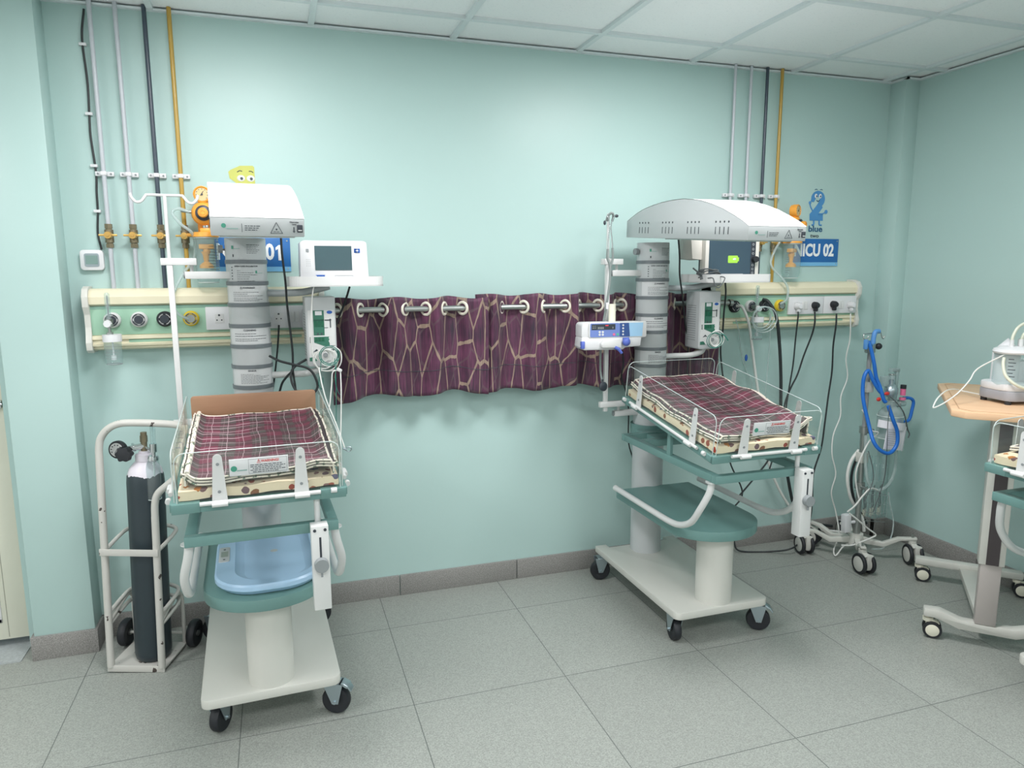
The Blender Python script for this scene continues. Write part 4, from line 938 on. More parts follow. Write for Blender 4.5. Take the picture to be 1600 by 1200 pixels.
# baby weighing scale on the left shelf
SM = w1.matrix_world @ Matrix.Translation((.012, -.40, .505)) 
sc_ = empty('weighing_scale', (0, 0, 0), 0, 'pale blue baby weighing scale lying on the left warmer shelf', 'scale'); sc_.matrix_world = SM
def dshape(w, y1, yc, ry, n=16): return [(w, y1)] + [(w * math.cos(a), yc + ry * math.sin(a)) for a in [-i * PI / n for i in range(n + 1)]] + [(-w, y1)]
W0, Y0, YC, RY = .172, .26, -.13, .162
def loft(m, rings):
    R = [[m.bm.verts.new(Vector(p)) for p in r] for r in rings]; n = len(R[0])
    for A, B_ in zip(R, R[1:]):
        for i in range(n):
            f_ = m.bm.faces.new((A[i], A[(i + 1) % n], B_[(i + 1) % n], B_[i])); f_.smooth = True
    m.bm.faces.new(R[-1]); m.bm.faces.new(list(reversed(R[0])))
m = MB()
def ring(w, y1, yc, ry, z, dx=0): 
    P_ = rounded(-w + dx, yc - ry, w + dx, y1, min(w, ry) * .85, 8, (1, 1, 1, 1)); return [(a, b_, z) for a, b_ in P_]
loft(m, [ring(.160, .24, YC, .15, .004), ring(.174, .255, YC, .165, .02), ring(.174, .255, YC, .165, .034), ring(.168, .25, YC, .16, .04), ring(.13, .238, YC, .128, .041, .02), ring(.122, .23, YC, .118, .030, .02), ring(.1, .2, YC, .09, .0235, .02)])
m.build('scale_body', SCALEB, sc_)
MB().slab(rounded(-.164, -.06, -.128, .08, .008), .0395, .0425, 0, .001).build('control_strip', GREYP, sc_)
MB().span((-.157, -.015, .0425), (-.134, .035, .0432)).build('scale_display', mat('lcd_grey', (140, 150, 140), .3), sc_)
MB().cyl((-.146, -.04, .0425), (-.146, -.04, .0435), .004).cyl((-.146, .055, .0425), (-.146, .055, .0435), .004).build('scale_buttons', DARK, sc_)
MB().cyl((.022, .035, .0232), (.022, .035, .0242), .013, seg=24).build('tray_medallion', LABELM, sc_)
for a in (-.1, .1):
    for b_ in (-.15, .15): MB().cyl((a, b_, 0), (a, b_, .006), .012, seg=14).build('rubber_foot', BLACK, sc_)
# ---------------------------------------------------------------- monitors
Wm1 = w1.matrix_world; Wm2 = w2.matrix_world
M_ = Wm1 @ Matrix.Translation((.325, -.07, 1.491)) @ Matrix.Rotation(math.radians(0), 4, 'Z')
mo = empty('vital_signs_monitor', (0, 0, 0), 0, 'white monitor with a grey screen on the tray beside the plum curtain', 'monitor'); mo.matrix_world = M_
w_, h_ = .128, .172
MB().prism([(-w_, 0.0), (w_, 0.0), (w_ + .004, .02), (w_, h_ - .008), (w_ - .012, h_), (-w_ + .012, h_), (-w_, h_ - .008), (-w_ - .004, .02)], lambda a, b: (a, -.045 + b * .04, b), lambda a, b: (a, .05, b), 0, .004).build('housing', WHITE2, mo)
def fr_(a, b, o=.0): return (a, -.0462 + b * .04 - o, b)
m = MB(); m.prism([(-.075, .058), (.067, .058), (.067, .152), (-.075, .152)], lambda a, b: fr_(a, b, 0), lambda a, b: fr_(a, b, .001)).build('screen', SCREEN, mo)
m = MB()
for a in ((.085, .128, .1, .142),): 
    m.prism([(a[0] - .008, a[1] - .002), (a[2] - .008, a[1] - .002), (a[2] - .008, a[3]), (a[0] - .008, a[3])], lambda p, q: fr_(p, q), lambda p, q: fr_(p, q, .001))
m.prism([(.078, .126), (.1, .126), (.1, .142), (.078, .142)], lambda p, q: fr_(p, q), lambda p, q: fr_(p, q, .001))
lo_ = m.build('blue_cross_logo', BLUELOGO, mo)
m = MB()
for a, b, c, d_ in ((.086, .131, .092, .137), (.083, .133, .095, .135), (.0885, .126, .0895, .129), (.0885, .139, .0895, .142)): m.prism([(a, b), (c, b), (c, d_), (a, d_)], lambda p, q: fr_(p, q, .001), lambda p, q: fr_(p, q, .0016))
m.build('logo_cross', WHITE, lo_)
m = MB(); m.prism([(-.107, .128), (-.096, .128), (-.096, .14), (-.107, .14)], lambda p, q: fr_(p, q), lambda p, q: fr_(p, q, .001))
for k in range(3):
    for j in range(4): m.cyl(fr_(-.106 + k * .0065, .075 + j * .008), fr_(-.106 + k * .0065, .075 + j * .008, .001), .0011, seg=6)
m.build('speaker_marks', GREYK, mo)
m = MB(); m.prism([(-.074, .024), (-.04, .024), (-.04, .04), (-.074, .04)], lambda p, q: fr_(p, q), lambda p, q: fr_(p, q, .004)).build('probe_port', BLUELOGO, mo)
m = MB()
for a, b in (((0.0, .016), (.068, .016)), ((.068, .016), (.068, .038)), ((.068, .038), (0, .038)), ((0, .038), (0, .016))): m.bar(fr_(*a), fr_(*b), .0012, .0012, 0, 0, (0, 1, 0))
m.build('battery_door_outline', GREYP, mo)
# patient monitor on the middle warmer
M_ = Wm2 @ Matrix.Translation((.345, -.12, 1.491)) @ Matrix.Rotation(math.radians(-3), 4, 'Z')
mo = empty('patient_monitor', (0, 0, 0), 0, 'beige patient monitor with a green battery symbol under the right hood', 'monitor'); mo.matrix_world = M_
MB().plate_y(rounded(-.15, .0, .135, .215, .018), -.03, .02, 0, .004).build('front_housing', BEIGE, mo)
MB().plate_y(rounded(-.12, .004, .125, .205, .012), .019, .085, 0, .004).build('rear_housing', DARK, mo)
MB().prism([(-.15, .1), (-.2, .105), (-.21, .2), (-.15, .205)], lambda a, b: (a, .0, b), lambda a, b: (a, .12, b), 0, .003).build('module_rack', BEIGE, mo)
MB().plate_y([(-.132, .026), (.114, .026), (.114, .2), (-.132, .2)], -.0312, -.03).build('screen', SCREEN2, mo)
s_ = MB().plate_y([(.088, .028), (.113, .028), (.113, .198), (.088, .198)], -.0318, -.0312).build('button_strip', DARK, mo)
m = MB()
for z in (.04, .058, .076, .13, .15, .172): m.torus((.1, -.032, z), .0045, .0008, (0, 1, 0), 12, 5)
m.build('key_symbols', GREYP, s_)
MB().cyl((.108, -.031, .103), (.108, -.05, .103), .0155, .014, 24).build('control_knob', BLACK, mo)
bt = MB().plate_y(rounded(-.032, .086, .02, .12, .005), -.0318, -.0312).plate_y([(.02, .094), (.026, .094), (.026, .112), (.02, .112)], -.0318, -.0312).build('battery_symbol', LIME, mo)
MB().plate_y([(-.006, .1), (.008, .1), (.012, .105), (.004, .11), (-.006, .106)], -.0322, -.0318).build('plug_symbol', WHITE, bt)
MB().plate_y([(-.065, .034), (.05, .034), (.05, .0358), (-.065, .0358)], -.0318, -.0312).build('screen_line', LABELW, mo)
m = MB(); scribble(m, -.1, -.055, .013, -.0302, .0035); m.build('model_marking', GREYK, mo)
# bundled leads lying on the tray
m = MB(); rnd = random.Random(3)
cxx = Wm2 @ Vector((.2, -.16, 1.508))
for k in range(7):
    a0 = rnd.uniform(0, 6); pts = []
    for i in range(9):
        a = a0 + i * .78; pts.append(cxx + Vector((.048 * math.cos(a) * rnd.uniform(.7, 1.25), .035 * math.sin(a) * rnd.uniform(.6, 1.1), .008 * (k - 1) * .9 + .006 * math.sin(a * 2 + k))))
    m.tube(pts, .0032, 6, 5, True)
m.tube([cxx + Vector(p) for p in ((-.03, 0, .012), (-.055, -.02, .02), (-.085, -.03, .035), (-.1, -.03, .045))], .004, 6)
m.tube([cxx + Vector(p) for p in ((-.04, -.06, .0), (-.05, -.115, .0), (-.045, -.125, -.03), (-.02, -.122, -.04), (.01, -.118, .0), (.02, -.06, .008))], .0026, 6)
tag(m.build('lead_bundle', CABLEG), 'tangled bundle of grey monitor leads on the tray beside the beige monitor', 'cable')

# ---------------------------------------------------------------- syringe pump and stethoscope
PM = Wm2 @ Matrix.Translation((-.252, -.0775, 1.198)) @ Matrix.Rotation(math.radians(-4), 4, 'Z')
p = empty('syringe_pump', (0, 0, 0), 0, 'white syringe pump with blue control face clamped to the pole', 'syringe pump'); p.matrix_world = PM
MB().plate_y(rounded(-.16, .04, .15, .115, .018), -.05, .035, 0, .006).prism([(-.165, .005), (-.15, -.008), (.04, -.01), (.05, .0), (.125, .004), (.13, .05), (-.16, .05)], lambda a, b: (a, -.055, b), lambda a, b: (a, .035, b), 0, .006).build('body', WHITE2, p)
MB().plate_y(rounded(-.128, .045, .152, .118, .009), -.0565, -.049, 0, .002).build('face_frame', WHITE, p)
fa = MB().plate_y(rounded(-.122, .05, .02, .112, .006), -.058, -.0562).build('blue_fascia', PUMPB, p)
MB().plate_y([(.02, .05), (.07, .05), (.064, .112), (.02, .112)], -.058, -.0562).build('navy_fascia', PUMPD, p)
MB().plate_y([(.07, .05), (.13, .05), (.134, .112), (.064, .112)], -.058, -.0562).build('pale_blue_window', PALEB, p)
ds = MB().plate_y([(-.116, .083), (-.002, .083), (-.002, .108), (-.116, .108)], -.0588, -.058).build('display_window', DARK, fa)
MB().plate_y([(-.05, .1005), (-.036, .1005), (-.036, .1035), (-.05, .1035)], -.0593, -.0588).build('red_indicator', mat('red_led', (230, 60, 80), .4, emit=(255, 50, 70), es=1.5), ds)
m = MB()
for k in range(4): m.plate_y([(-.086 + k * .0075, .0865), (-.081 + k * .0075, .0865), (-.081 + k * .0075, .096), (-.086 + k * .0075, .096)], -.0593, -.0588)
m.build('display_digits', GREYK, ds); m = MB()
scribble(m, -.112, -.094, .1, -.0588, .002); scribble(m, -.112, -.094, .092, -.0588, .003); m.plate_y([(-.016, .088), (-.012, .088), (-.012, .096), (-.016, .096)], -.0593, -.0588)
m.build('display_labels', GREYK, ds)
m = MB()
for a in (-.077, -.062):
    for z in (.061, .073): m.cyl((a, -.058, z), (a, -.0592, z), .0052, seg=14)
for z in (.06, .074, .088, .102): m.cyl((.036, -.058, z), (.036, -.0592, z), .0045, seg=12)
m.build('white_keys', WHITE, p)
MB().cyl((-.008, -.058, .061), (-.008, -.0595, .061), .006, seg=14).build('red_key', PINK, p)
MB().cyl((.01, -.058, .061), (.01, -.0595, .061), .006, seg=14).build('green_key', mat('green_key', (90, 180, 150), .4), p)
MB().prism([(-.075, .02), (-.06, .038), (.02, .04), (.024, .0), (-.07, .002)], lambda a, b: (a, -.075, b), lambda a, b: (a, -.05, b), 0, .005).build('syringe_holder', WHITE, p)
MB().sph((.05, -.066, .026), .019, sc=(1, .8, 1)).cyl((.036, -.06, .04), (.064, -.06, .04), .006, seg=12).build('plunger_knob', BLUEK, p)
MB().tube([(-.008, -.07, .004), (.008, -.074, -.004), (.02, -.076, -.018), (.024, -.076, -.024)], .0085, 10, 5, r_end=.006).build('barrel_clamp_lever', BLUEK, p)
MB().box((-.155, -.05, .016), (.018, .02, .034), .004).build('end_latch', BLUEK, p)
MB().cyl((.005, .0, .1), (.005, 0, .195), .0165, seg=20).build('syringe_driver_post', IVORY, p)
MB().cyl((-.012, .035, .05), (-.012, .1, .05), .014, seg=16).box((-.002, .062, .05), (.05, .03, .045), .004).build('pole_clamp', GREYK, p)
st = empty('stethoscope', (0, 0, 0), 0, 'grey stethoscope hanging from the top of the right accessory pole', 'stethoscope')
q = Wm2 @ Vector((-.25, -.05, 0)); X0, YY = q.x, q.y
def S(dx, z, dy=0): return (X0 + dx, YY + dy, z)
MB().tube([S(-.012, 1.765, .01), S(-.01, 1.79, 0), S(.004, 1.80, -.008), S(.014, 1.785, 0), S(.014, 1.765, .01)], .0055, 8).build('headset_spring', GREYG, st)
MB().tube([S(-.026, 1.762), S(-.02, 1.785, -.01), S(-.01, 1.745, -.012), S(-.016, 1.67, -.012), S(-.017, 1.62, -.012)], .0028, 8).tube([S(.028, 1.788), S(.012, 1.782, -.01), S(-.004, 1.74, -.014), S(.004, 1.67, -.014), S(.006, 1.625, -.014)], .0028, 8).build('ear_tube', CHROME, st)
MB().sph(S(-.028, 1.757), .008, sc=(.8, .8, 1.3)).sph(S(.03, 1.788), .008, sc=(1.2, .8, .9)).build('ear_tip', DARK, st)
MB().tube([S(-.017, 1.64, -.012), S(-.018, 1.60, -.012), S(-.008, 1.575, -.014), S(-.004, 1.55, -.014)], .0055, 8).tube([S(.006, 1.645, -.014), S(.008, 1.6, -.014), S(.002, 1.575, -.014), S(-.004, 1.55, -.014)], .0055, 8).tube([S(-.004, 1.57, -.014), S(-.006, 1.5, -.018), S(-.02, 1.4, -.02), S(-.03, 1.25, .01), S(-.034, 1.1, .01), S(-.032, 1.03, -.01)], .0055, 10).build('rubber_tube', GREYG, st)
MB().box(S(-.021, 1.385, -.026), (.012, .003, .03), .001).build('tube_tag', PAPER, st)
MB().lathe([(0, -.008), (.018, -.008), (.022, -.003), (.022, .004), (.016, .008), (0, .008)], S(-.032, 1.012, -.02), (.25, -1, .1), 24).cyl(S(-.032, 1.03, -.015), S(-.032, 1.045, -.012), .0045).build('chest_piece', DARK, st)

# ---------------------------------------------------------------- cables around the warmers
def cable(pts, r, m, label, name='cable', sub=7):
    return tag(MB().tube(pts, r, 8, sub).build(name, m), label, 'cable')
cable([(0.718, -0.38, 1.669), (0.719, -0.38, 1.603), (0.726, -0.34, 1.506), (0.729, -0.3, 1.406), (0.74, -0.28, 1.238), (0.738, -0.28, 1.148), (0.744, -0.28, 1.064), (0.731, -0.26, 0.987), (0.701, -0.22, 0.764)], .0042, CABLEB, 'black cord dropping from the left heater hood past the tray arm')
cable([(0.694, -0.1, 1.322), (0.685, -0.12, 1.238), (0.669, -0.12, 1.13), (0.65, -0.12, 1.022), (0.616, -0.12, 0.858), (0.555, -0.12, 0.695), (0.516, -0.14, 0.62), (0.509, -0.16, 0.571), (0.515, -0.16, 0.457)], .0036, CABLEB, 'black mains cord hanging from the white plug on the left panel')
cable([(0.652, -0.34, 1.22), (0.689, -0.36, 1.201), (0.743, -0.38, 1.186), (0.79, -0.38, 1.171), (0.815, -0.38, 1.142), (0.826, -0.38, 1.096), (0.805, -0.38, 1.066), (0.775, -0.38, 1.06), (0.747, -0.38, 1.08), (0.73, -0.37, 1.117), (0.73, -0.36, 1.154), (0.748, -0.34, 1.176), (0.79, -0.3, 1.195)], .0048, CABLEB, 'thick black cable looped below the left control box')
cable([(0.738, -0.3, 1.153), (0.71, -0.28, 1.123), (0.689, -0.26, 1.085), (0.666, -0.22, 0.984), (0.64, -0.2, 0.819)], .0045, CABLEB, 'black cable curving down behind the brown board')
cable([(0.97, -0.32, 1.481), (0.962, -0.25, 1.436), (0.952, -0.2, 1.397), (0.931, -0.17, 1.342), (0.911, -0.165, 1.288)], .0045, CABLEB, 'short black cable from under the left monitor tray across the curtain')
cable([(0.839, -0.4, 1.528), (0.83, -0.405, 1.494), (0.822, -0.4, 1.457), (0.818, -0.38, 1.408), (0.812, -0.38, 1.333), (0.811, -0.38, 1.259), (0.816, -0.38, 1.208), (0.831, -0.38, 1.169), (0.862, -0.38, 1.155), (0.9, -0.38, 1.161), (0.92, -0.38, 1.188), (0.92, -0.38, 1.229), (0.896, -0.38, 1.25), (0.862, -0.37, 1.251)], .0024, CABLEW, 'thin white probe lead hanging from the left monitor and looping back', 'probe_lead')
m = MB(); rnd = random.Random(11)
cc = (0.861, -0.365, 1.215)
for k in range(5):
    R = .024 + .005 * k; pts = [(cc[0] + .01 * (k % 3) - .008 + R * math.cos(a), cc[1] - .006 * k, cc[2] - .004 * k + R * .95 * math.sin(a)) for a in [i * PI / 7 for i in range(14)]]
    m.tube(pts, .0024, 6, 3, True)
tag(m.build('probe_lead', CABLEW), 'coiled white skin probe lead on the left control box', 'cable')
m = MB()
for k in range(2):
    R = .032 + .006 * k; pts = [(cc[0] + .014 + R * math.cos(a), cc[1] - .034 - .004 * k, cc[2] + .004 + R * math.sin(a)) for a in [i * PI / 7 for i in range(14)]]
    m.tube(pts, .0018, 6, 3, True)
m.tube([(0.905, -0.4, 1.207), (0.894, -0.4, 1.131), (0.9, -0.4, 1.079), (0.915, -0.38, 1.055)], .0014, 5); m.tube([(0.895, -0.4, 1.207), (0.896, -0.4, 1.105), (0.892, -0.4, 1.003), (0.89, -0.4, 0.956)], .0016, 5); m.tube([(0.844, -0.4, 1.209), (0.836, -0.4, 1.146), (0.83, -0.4, 1.109), (0.841, -0.4, 1.088), (0.847, -0.41, 1.135)], .0014, 5)
tag(m.build('probe_lead', CABLET), 'teal probe wires looped over the left control box and hanging down', 'cable')
m = MB(); m.tube([(0.833, -0.4, 1.172), (0.84, -0.44, 1.114), (0.849, -0.52, 1.064), (0.868, -0.62, 1.009), (0.885, -0.74, 0.951), (0.888, -0.8, 0.935)], .0026, 7); m.tube([(0.908, -0.4, 1.161), (0.885, -0.4, 1.152), (0.879, -0.4, 1.106), (0.867, -0.42, 1.028), (0.861, -0.42, 1.008)], .0026, 7); m.tube([(0.915, -0.4, 1.155), (0.913, -0.42, 1.082), (0.907, -0.44, 0.983), (0.896, -0.5, 0.895)], .0026, 7)
tag(m.build('probe_lead', CABLEW), 'white leads hanging from the left control box over the bed side', 'cable')
tag(MB().box((0.91, -0.405, 1.161), (.022, .01, .014), .004, rot=(0, .5, 0)).build('cable_tie', WHITE), 'small white clip holding the leads below the left control box', 'clip')
hk = MB().torus((0.899, -0.82, 0.941), .009, .002, (0, 1, .3)).cyl((0.88, -0.82, 0.945), (0.892, -0.82, 0.941), .004).build('wire_hook', ZINC)
tag(hk, 'small dark metal ring on the right side of the left bed', 'ring')
# leads of the middle warmer
ca = Wm2 @ Vector((.279, -.115, 1.212)); m = MB()
for k in range(4):
    R = .024 + .005 * k; m.tube([(ca[0] + .004 * (k % 2) + R * math.cos(a), ca[1] - .005 * k, ca[2] + .003 * k + R * math.sin(a)) for a in [i * PI / 7 for i in range(14)]], .0026, 6, 3, True)
tag(m.build('probe_lead', CABLEW), 'coiled white skin probe lead on the middle warmer control box', 'cable')
m = MB()
for k in range(2): m.tube([(ca[0] - .008 - .012 * k + .038 * math.cos(a), ca[1] - .022 - .003 * k, ca[2] + .002 + .036 * math.sin(a)) for a in [i * PI / 7 for i in range(14)]], .0018, 6, 3, True)
m.tube([(ca[0] + .02, ca[1] - .026, ca[2] + .035), (ca[0] + .04, ca[1] - .03, ca[2] + .02), (ca[0] + .055, ca[1] - .03, ca[2])], .0028, 6)
tag(m.build('probe_lead', CABLET), 'teal wires looped on the middle warmer control box', 'cable')
cable([(2.455, -0.33, 1.684), (2.47, -0.32, 1.609), (2.486, -0.3, 1.521), (2.521, -0.27, 1.431), (2.583, -0.2, 1.304), (2.612, -0.19, 1.176), (2.609, -0.19, 0.984), (2.575, -0.19, 0.725)], .0042, CABLEB, 'black cord hanging from the right heater hood behind the monitor tray')
cable([(2.727, -0.31, 1.502), (2.755, -0.28, 1.428), (2.77, -0.25, 1.334), (2.788, -0.22, 1.236), (2.794, -0.2, 1.151), (2.82, -0.18, 1.053), (2.855, -0.16, 0.933), (2.882, -0.14, 0.759), (2.934, -0.12, 0.543), (3.024, -0.12, 0.357), (2.934, -0.14, 0.266), (2.794, -0.18, 0.154), (2.671, -0.19, 0.173), (2.612, -0.2, 0.191)], .0042, CABLEB, 'black cord hanging below the beige monitor past the white control box')
cable([(2.229, -0.24, 1.17), (2.244, -0.22, 1.1), (2.251, -0.19, 1.034), (2.292, -0.16, 0.958), (2.319, -0.14, 0.863), (2.328, -0.13, 0.698), (2.361, -0.12, 0.593), (2.36, -0.12, 0.476), (2.389, -0.1, 0.348), (2.4, -0.1, 0.33)], .0036, CABLEB, 'black cord trailing from the syringe pump behind the middle warmer')
def plug(pos, m, label, right=False):
    o = MB().lathe([(0, .034), (.012, .032), (.018, .02), (.019, .0), (0, 0)], (pos[0], -.087, pos[2]), (0, -1, 0), 20).box((pos[0], -.1, pos[2] - .018), (.018, .022, .03), .005).build('power_plug', m)
    return tag(o, label, 'plug')
plug((.648, 0, 1.347), WHITE2, 'white mains plug in the left service panel beside the column')
plug((3.337, 0, 1.352), WHITE2, 'white mains plug, leftmost in the right service panel')
plug((3.449, 0, 1.355), BLACK, 'black mains plug in the right panel, nearer the yellow outlet')
plug((3.572, 0, 1.358), BLACK, 'black mains plug in the right panel, farther from the yellow outlet')
plug((3.69, 0, 1.352), WHITE2, 'white mains plug at the right end of the right panel')
tag(MB().span((.79, -.12, 1.298), (.828, -.075, 1.385), .004).cyl((.815, -.1, 1.285), (.815, -.1, 1.3), .006).build('power_adapter', WHITE2), 'white power adapter plugged in at the end of the left service panel', 'adapter')
cable([(3.322, -0.115, 1.324), (3.32, -0.12, 1.298), (3.329, -0.1, 1.176), (3.339, -0.08, 1.035), (3.325, -0.08, 0.93), (3.306, -0.09, 0.844), (3.287, -0.1, 0.758), (3.238, -0.12, 0.624), (3.167, -0.14, 0.456)], .004, CABLEB, 'thin black cord from the leftmost white plug of the right panel')
cable([(3.431, -0.115, 1.322), (3.431, -0.12, 1.261), (3.432, -0.1, 1.19), (3.407, -0.08, 1.084), (3.372, -0.08, 0.98), (3.335, -0.08, 0.912), (3.297, -0.09, 0.844), (3.27, -0.1, 0.759), (3.181, -0.14, 0.562), (3.055, -0.18, 0.46), (2.931, -0.22, 0.38)], .0046, CABLEB, 'black cord sloping down left from the black plug by the yellow outlet')
cable([(3.576, -0.115, 1.309), (3.573, -0.12, 1.24), (3.582, -0.1, 1.133), (3.594, -0.09, 0.989), (3.58, -0.09, 0.846), (3.56, -0.1, 0.704), (3.546, -0.1, 0.558), (3.504, -0.1, 0.414), (3.507, -0.1, 0.264), (3.484, -0.12, 0.161), (3.43, -0.14, 0.069), (3.301, -0.2, 0.037)] + [(3.199, -0.134, 0.006), (3.082, -0.095, 0.006), (3.036, -0.077, 0.02), (3.034, -0.054, 0.06)], .0046, CABLEB, 'black cord from the right panel down to the floor behind the middle warmer')
cable([(3.671, -0.115, 1.307), (3.669, -0.12, 1.272), (3.693, -0.1, 1.164), (3.685, -0.09, 1.057), (3.704, -0.09, 0.948), (3.668, -0.09, 0.841), (3.664, -0.1, 0.733), (3.615, -0.11, 0.629), (3.606, -0.12, 0.521), (3.632, -0.13, 0.41), (3.601, -0.14, 0.304), (3.632, -0.15, 0.191), (3.618, -0.2, 0.079), (3.523, -0.27, 0.031)] + [(3.506, -0.305, 0.01), (3.565, -0.302, 0.06), (3.579, -0.375, 0.1)], .0036, CABLEW, 'wavy white cord from the right panel down to the drip stand base')
m = MB().tube([(2.948, -0.1, 1.361), (2.962, -0.13, 1.356), (2.998, -0.14, 1.273), (3.039, -0.12, 1.154), (3.082, -0.1, 1.014), (3.128, -0.09, 0.837), (3.162, -0.09, 0.623), (3.291, -0.07, 0.352), (3.466, -0.06, 0.135), (3.574, -0.07, 0.072), (3.658, -0.2, 0.085)], .0072, 10).build('gas_hose', CABLEW)
tag(m, 'white gas hose from the dark ringed outlet on the right panel', 'hose')
m = MB().tube([(3.108, -0.1, 1.392), (3.121, -0.13, 1.379), (3.158, -0.15, 1.303), (3.204, -0.13, 1.149), (3.24, -0.11, 0.973), (3.262, -0.1, 0.76), (3.299, -0.09, 0.576), (3.407, -0.07, 0.228), (3.503, -0.06, 0.119), (3.678, -0.08, 0.078)], .0085, 10).build('gas_hose', CABLEB)
tag(m, 'thick black gas hose from the black outlet on the right panel', 'hose')

# ---------------------------------------------------------------- oxygen cylinder on its trolley
TR = Matrix.Translation((.096, -.352, .003)) @ Matrix.Rotation(math.radians(-17), 4, 'Z') @ Matrix.Rotation(math.radians(1.7), 4, 'Y') @ Matrix.Rotation(math.radians(-.8), 4, 'X')
cart = empty('cylinder_trolley', (0, 0, 0), 0, 'chipped white tubular trolley carrying the oxygen cylinder', 'trolley'); cart.matrix_world = TR
MB().span((-.11, 0, .012), (.11, .2, .018)).span((-.11, -.006, .0), (.11, .004, .026), .002).build('foot_plate', CART, cart)
def tb(pts, r=.0125, sub=6): return MB().tube(pts, r, 12, sub)
MB().cyl((-.098, 0, .02), (-.098, 0, .86), .0135).tube([(-.098, 0, .85), (-.097, 0, .89), (-.088, .0, .93), (-.06, .0, .965), (-.02, .0, .985), (.03, .0, .99), (.12, 0, .99), (.2, 0, .985), (.235, 0, .965), (.245, 0, .92), (.235, 0, .86), (.2, 0, .8), (.15, 0, .755), (.113, 0, .72), (.1, 0, .68), (.098, 0, .62)], .0135, 12, 6).cyl((.098, 0, .02), (.098, 0, .63), .0135).build('frame_tube', CART, cart)
for z in (.49,):
    MB().bar((-.11, -.014, z), (.11, -.014, z), .006, .026, .001, 0, (0, 0, 1)).build('front_strap', CART, cart)
for z0 in (.49, .235, .19): MB().tube([(-.098, 0, z0), (-.098, .1, z0 + .02), (-.09, .17, z0 + .03), (-.03, .2, z0 + .035), (.05, .2, z0 + .035), (.1, .165, z0 + .03), (.104, .08, z0 + .015), (.098, .0, z0)], .008, 10, 6).build('cradle_loop', CART, cart)
for s in (-1, 1): MB().tube([(s * .098, .0, .2), (s * .098, .09, .235), (s * .098, .15, .25), (s * .1, .185, .23), (s * .1, .195, .16), (s * .1, .2, .015)], .008, 10, 6).build('rear_brace', CART, cart)
MB().cyl((-.135, .205, .057), (.135, .205, .057), .006).build('axle', CART, cart)
for s in (-1, 1):
    wl_ = MB().lathe([(.0, -.012), (.026, -.012), (.035, -.016), (.052, -.015), (.057, -.008), (.057, .008), (.052, .015), (.035, .016), (.026, .012), (0, .012)], (s * .14, .205, .057), (1, 0, 0), 32).build('wheel', BLACK, cart)
    MB().lathe([(0, -.018), (.012, -.018), (.012, .018), (0, .018)], (s * .14, .205, .057), (1, 0, 0), 16).build('hub', STEEL, wl_)
cy = empty('oxygen_cylinder', (0, 0, 0), 0, 'tall dark oxygen cylinder with white shoulder standing on the trolley', 'gas cylinder'); cy.matrix_world = TR @ Matrix.Translation((.026, .088, .018))
R = .067
MB().lathe([(0, 0), (R * .8, 0), (R * .95, .01), (R, .03), (R, .725), (R * .97, .75), (R * .84, .777), (R * .6, .798), (.03, .808), (.03, .832), (.026, .836), (0, .836)], (0, 0, 0), (0, 0, 1), 48).build('cylinder_body', CYLM, cy)
MB().cyl((0, 0, .808), (0, 0, .832), .033, seg=24).cyl((0, 0, .832), (0, 0, .845), .02, seg=20).build('neck_ring', mat('white_neck_paint', (222, 218, 226), .4), cy)
v_ = MB().cyl((0, 0, .84), (0, 0, .885), .0115, seg=16).cyl((0, 0, .88), (0, 0, .905), .0135, seg=6).cyl((0, 0, .905), (0, 0, .918), .0115, seg=12).build('cylinder_valve', BRONZE, cy)
rg = empty('oxygen_regulator', (0, 0, 0), 0, 'oxygen regulator with round gauge, black knob and humidifier bottle on the cylinder', 'regulator'); rg.matrix_world = TR @ Matrix.Translation((.026, .088, -.032))
MB().cyl((0, 0, .915), (-.05, -.02, .905), .012, seg=14).cyl((-.03, -.012, .912), (-.036, -.014, .91), .017, seg=6).cyl((0, 0, .912), (.05, -.03, .9), .005).build('regulator_body', CHROME, rg)
ga = MB().lathe([(0, -.008), (.03, -.008), (.034, .0), (.034, .014), (.029, .016), (0, .016)], (-.082, -.025, .905), (-.1, -1, .05), 28).build('gauge', BLACK, rg)
MB().lathe([(0, .017), (.0265, .017)], (-.082, -.025, .905), (-.1, -1, .05), 24).build('gauge_dial', WHITE, ga)
n_ = MB()
for k in range(8):
    a = math.radians(-30 + k * 34); n_.box((-.084 + .019 * math.cos(a), -.0428, .906 + .019 * math.sin(a)), (.004, .0012, .004))
n_.bar((-.09, -.0432, .893), (-.078, -.0432, .914), .002, .001).build('dial_markings', INK, ga)
kb = MB()
pl = [((.027 + .003 * math.cos(6 * a)) * math.cos(a), (.027 + .003 * math.cos(6 * a)) * math.sin(a)) for a in [i * PI / 24 for i in range(48)]]
kb.prism(pl, lambda a, b: (-.05 + a, -.066, .893 + b), lambda a, b: (-.05 + a, -.035, .893 + b), 0, .002).build('adjusting_knob', BLACK, rg)
fx = .052; fyy = -.035
MB().lathe([(.0095, .93), (.0095, 1.012), (.004, 1.017), (0, 1.017)], (fx, fyy, 0), (0, 0, 1), 20).cyl((fx, fyy, .93), (fx, fyy, 1.0), .003, seg=8).build('flow_tube', CLEARB, rg)
MB().cyl((fx, fyy, .9), (fx, fyy, .932), .0125, seg=20).lathe([(0, .885), (.018, .885), (.02, .875), (.02, .868), (.012, .862), (0, .86)], (fx - .002, fyy, 0), (0, 0, 1), 28).cyl((fx, fyy, .88), (fx, fyy, .9), .007).build('flow_valve', CHROME, rg)
bt_ = MB().lathe([(.018, .865), (.022, .855), (.0255, .835), (.027, .72), (.022, .712), (0, .71)], (fx - .004, fyy, 0), (0, 0, 1), 28).build('humidifier_bottle', CLEARB, rg)
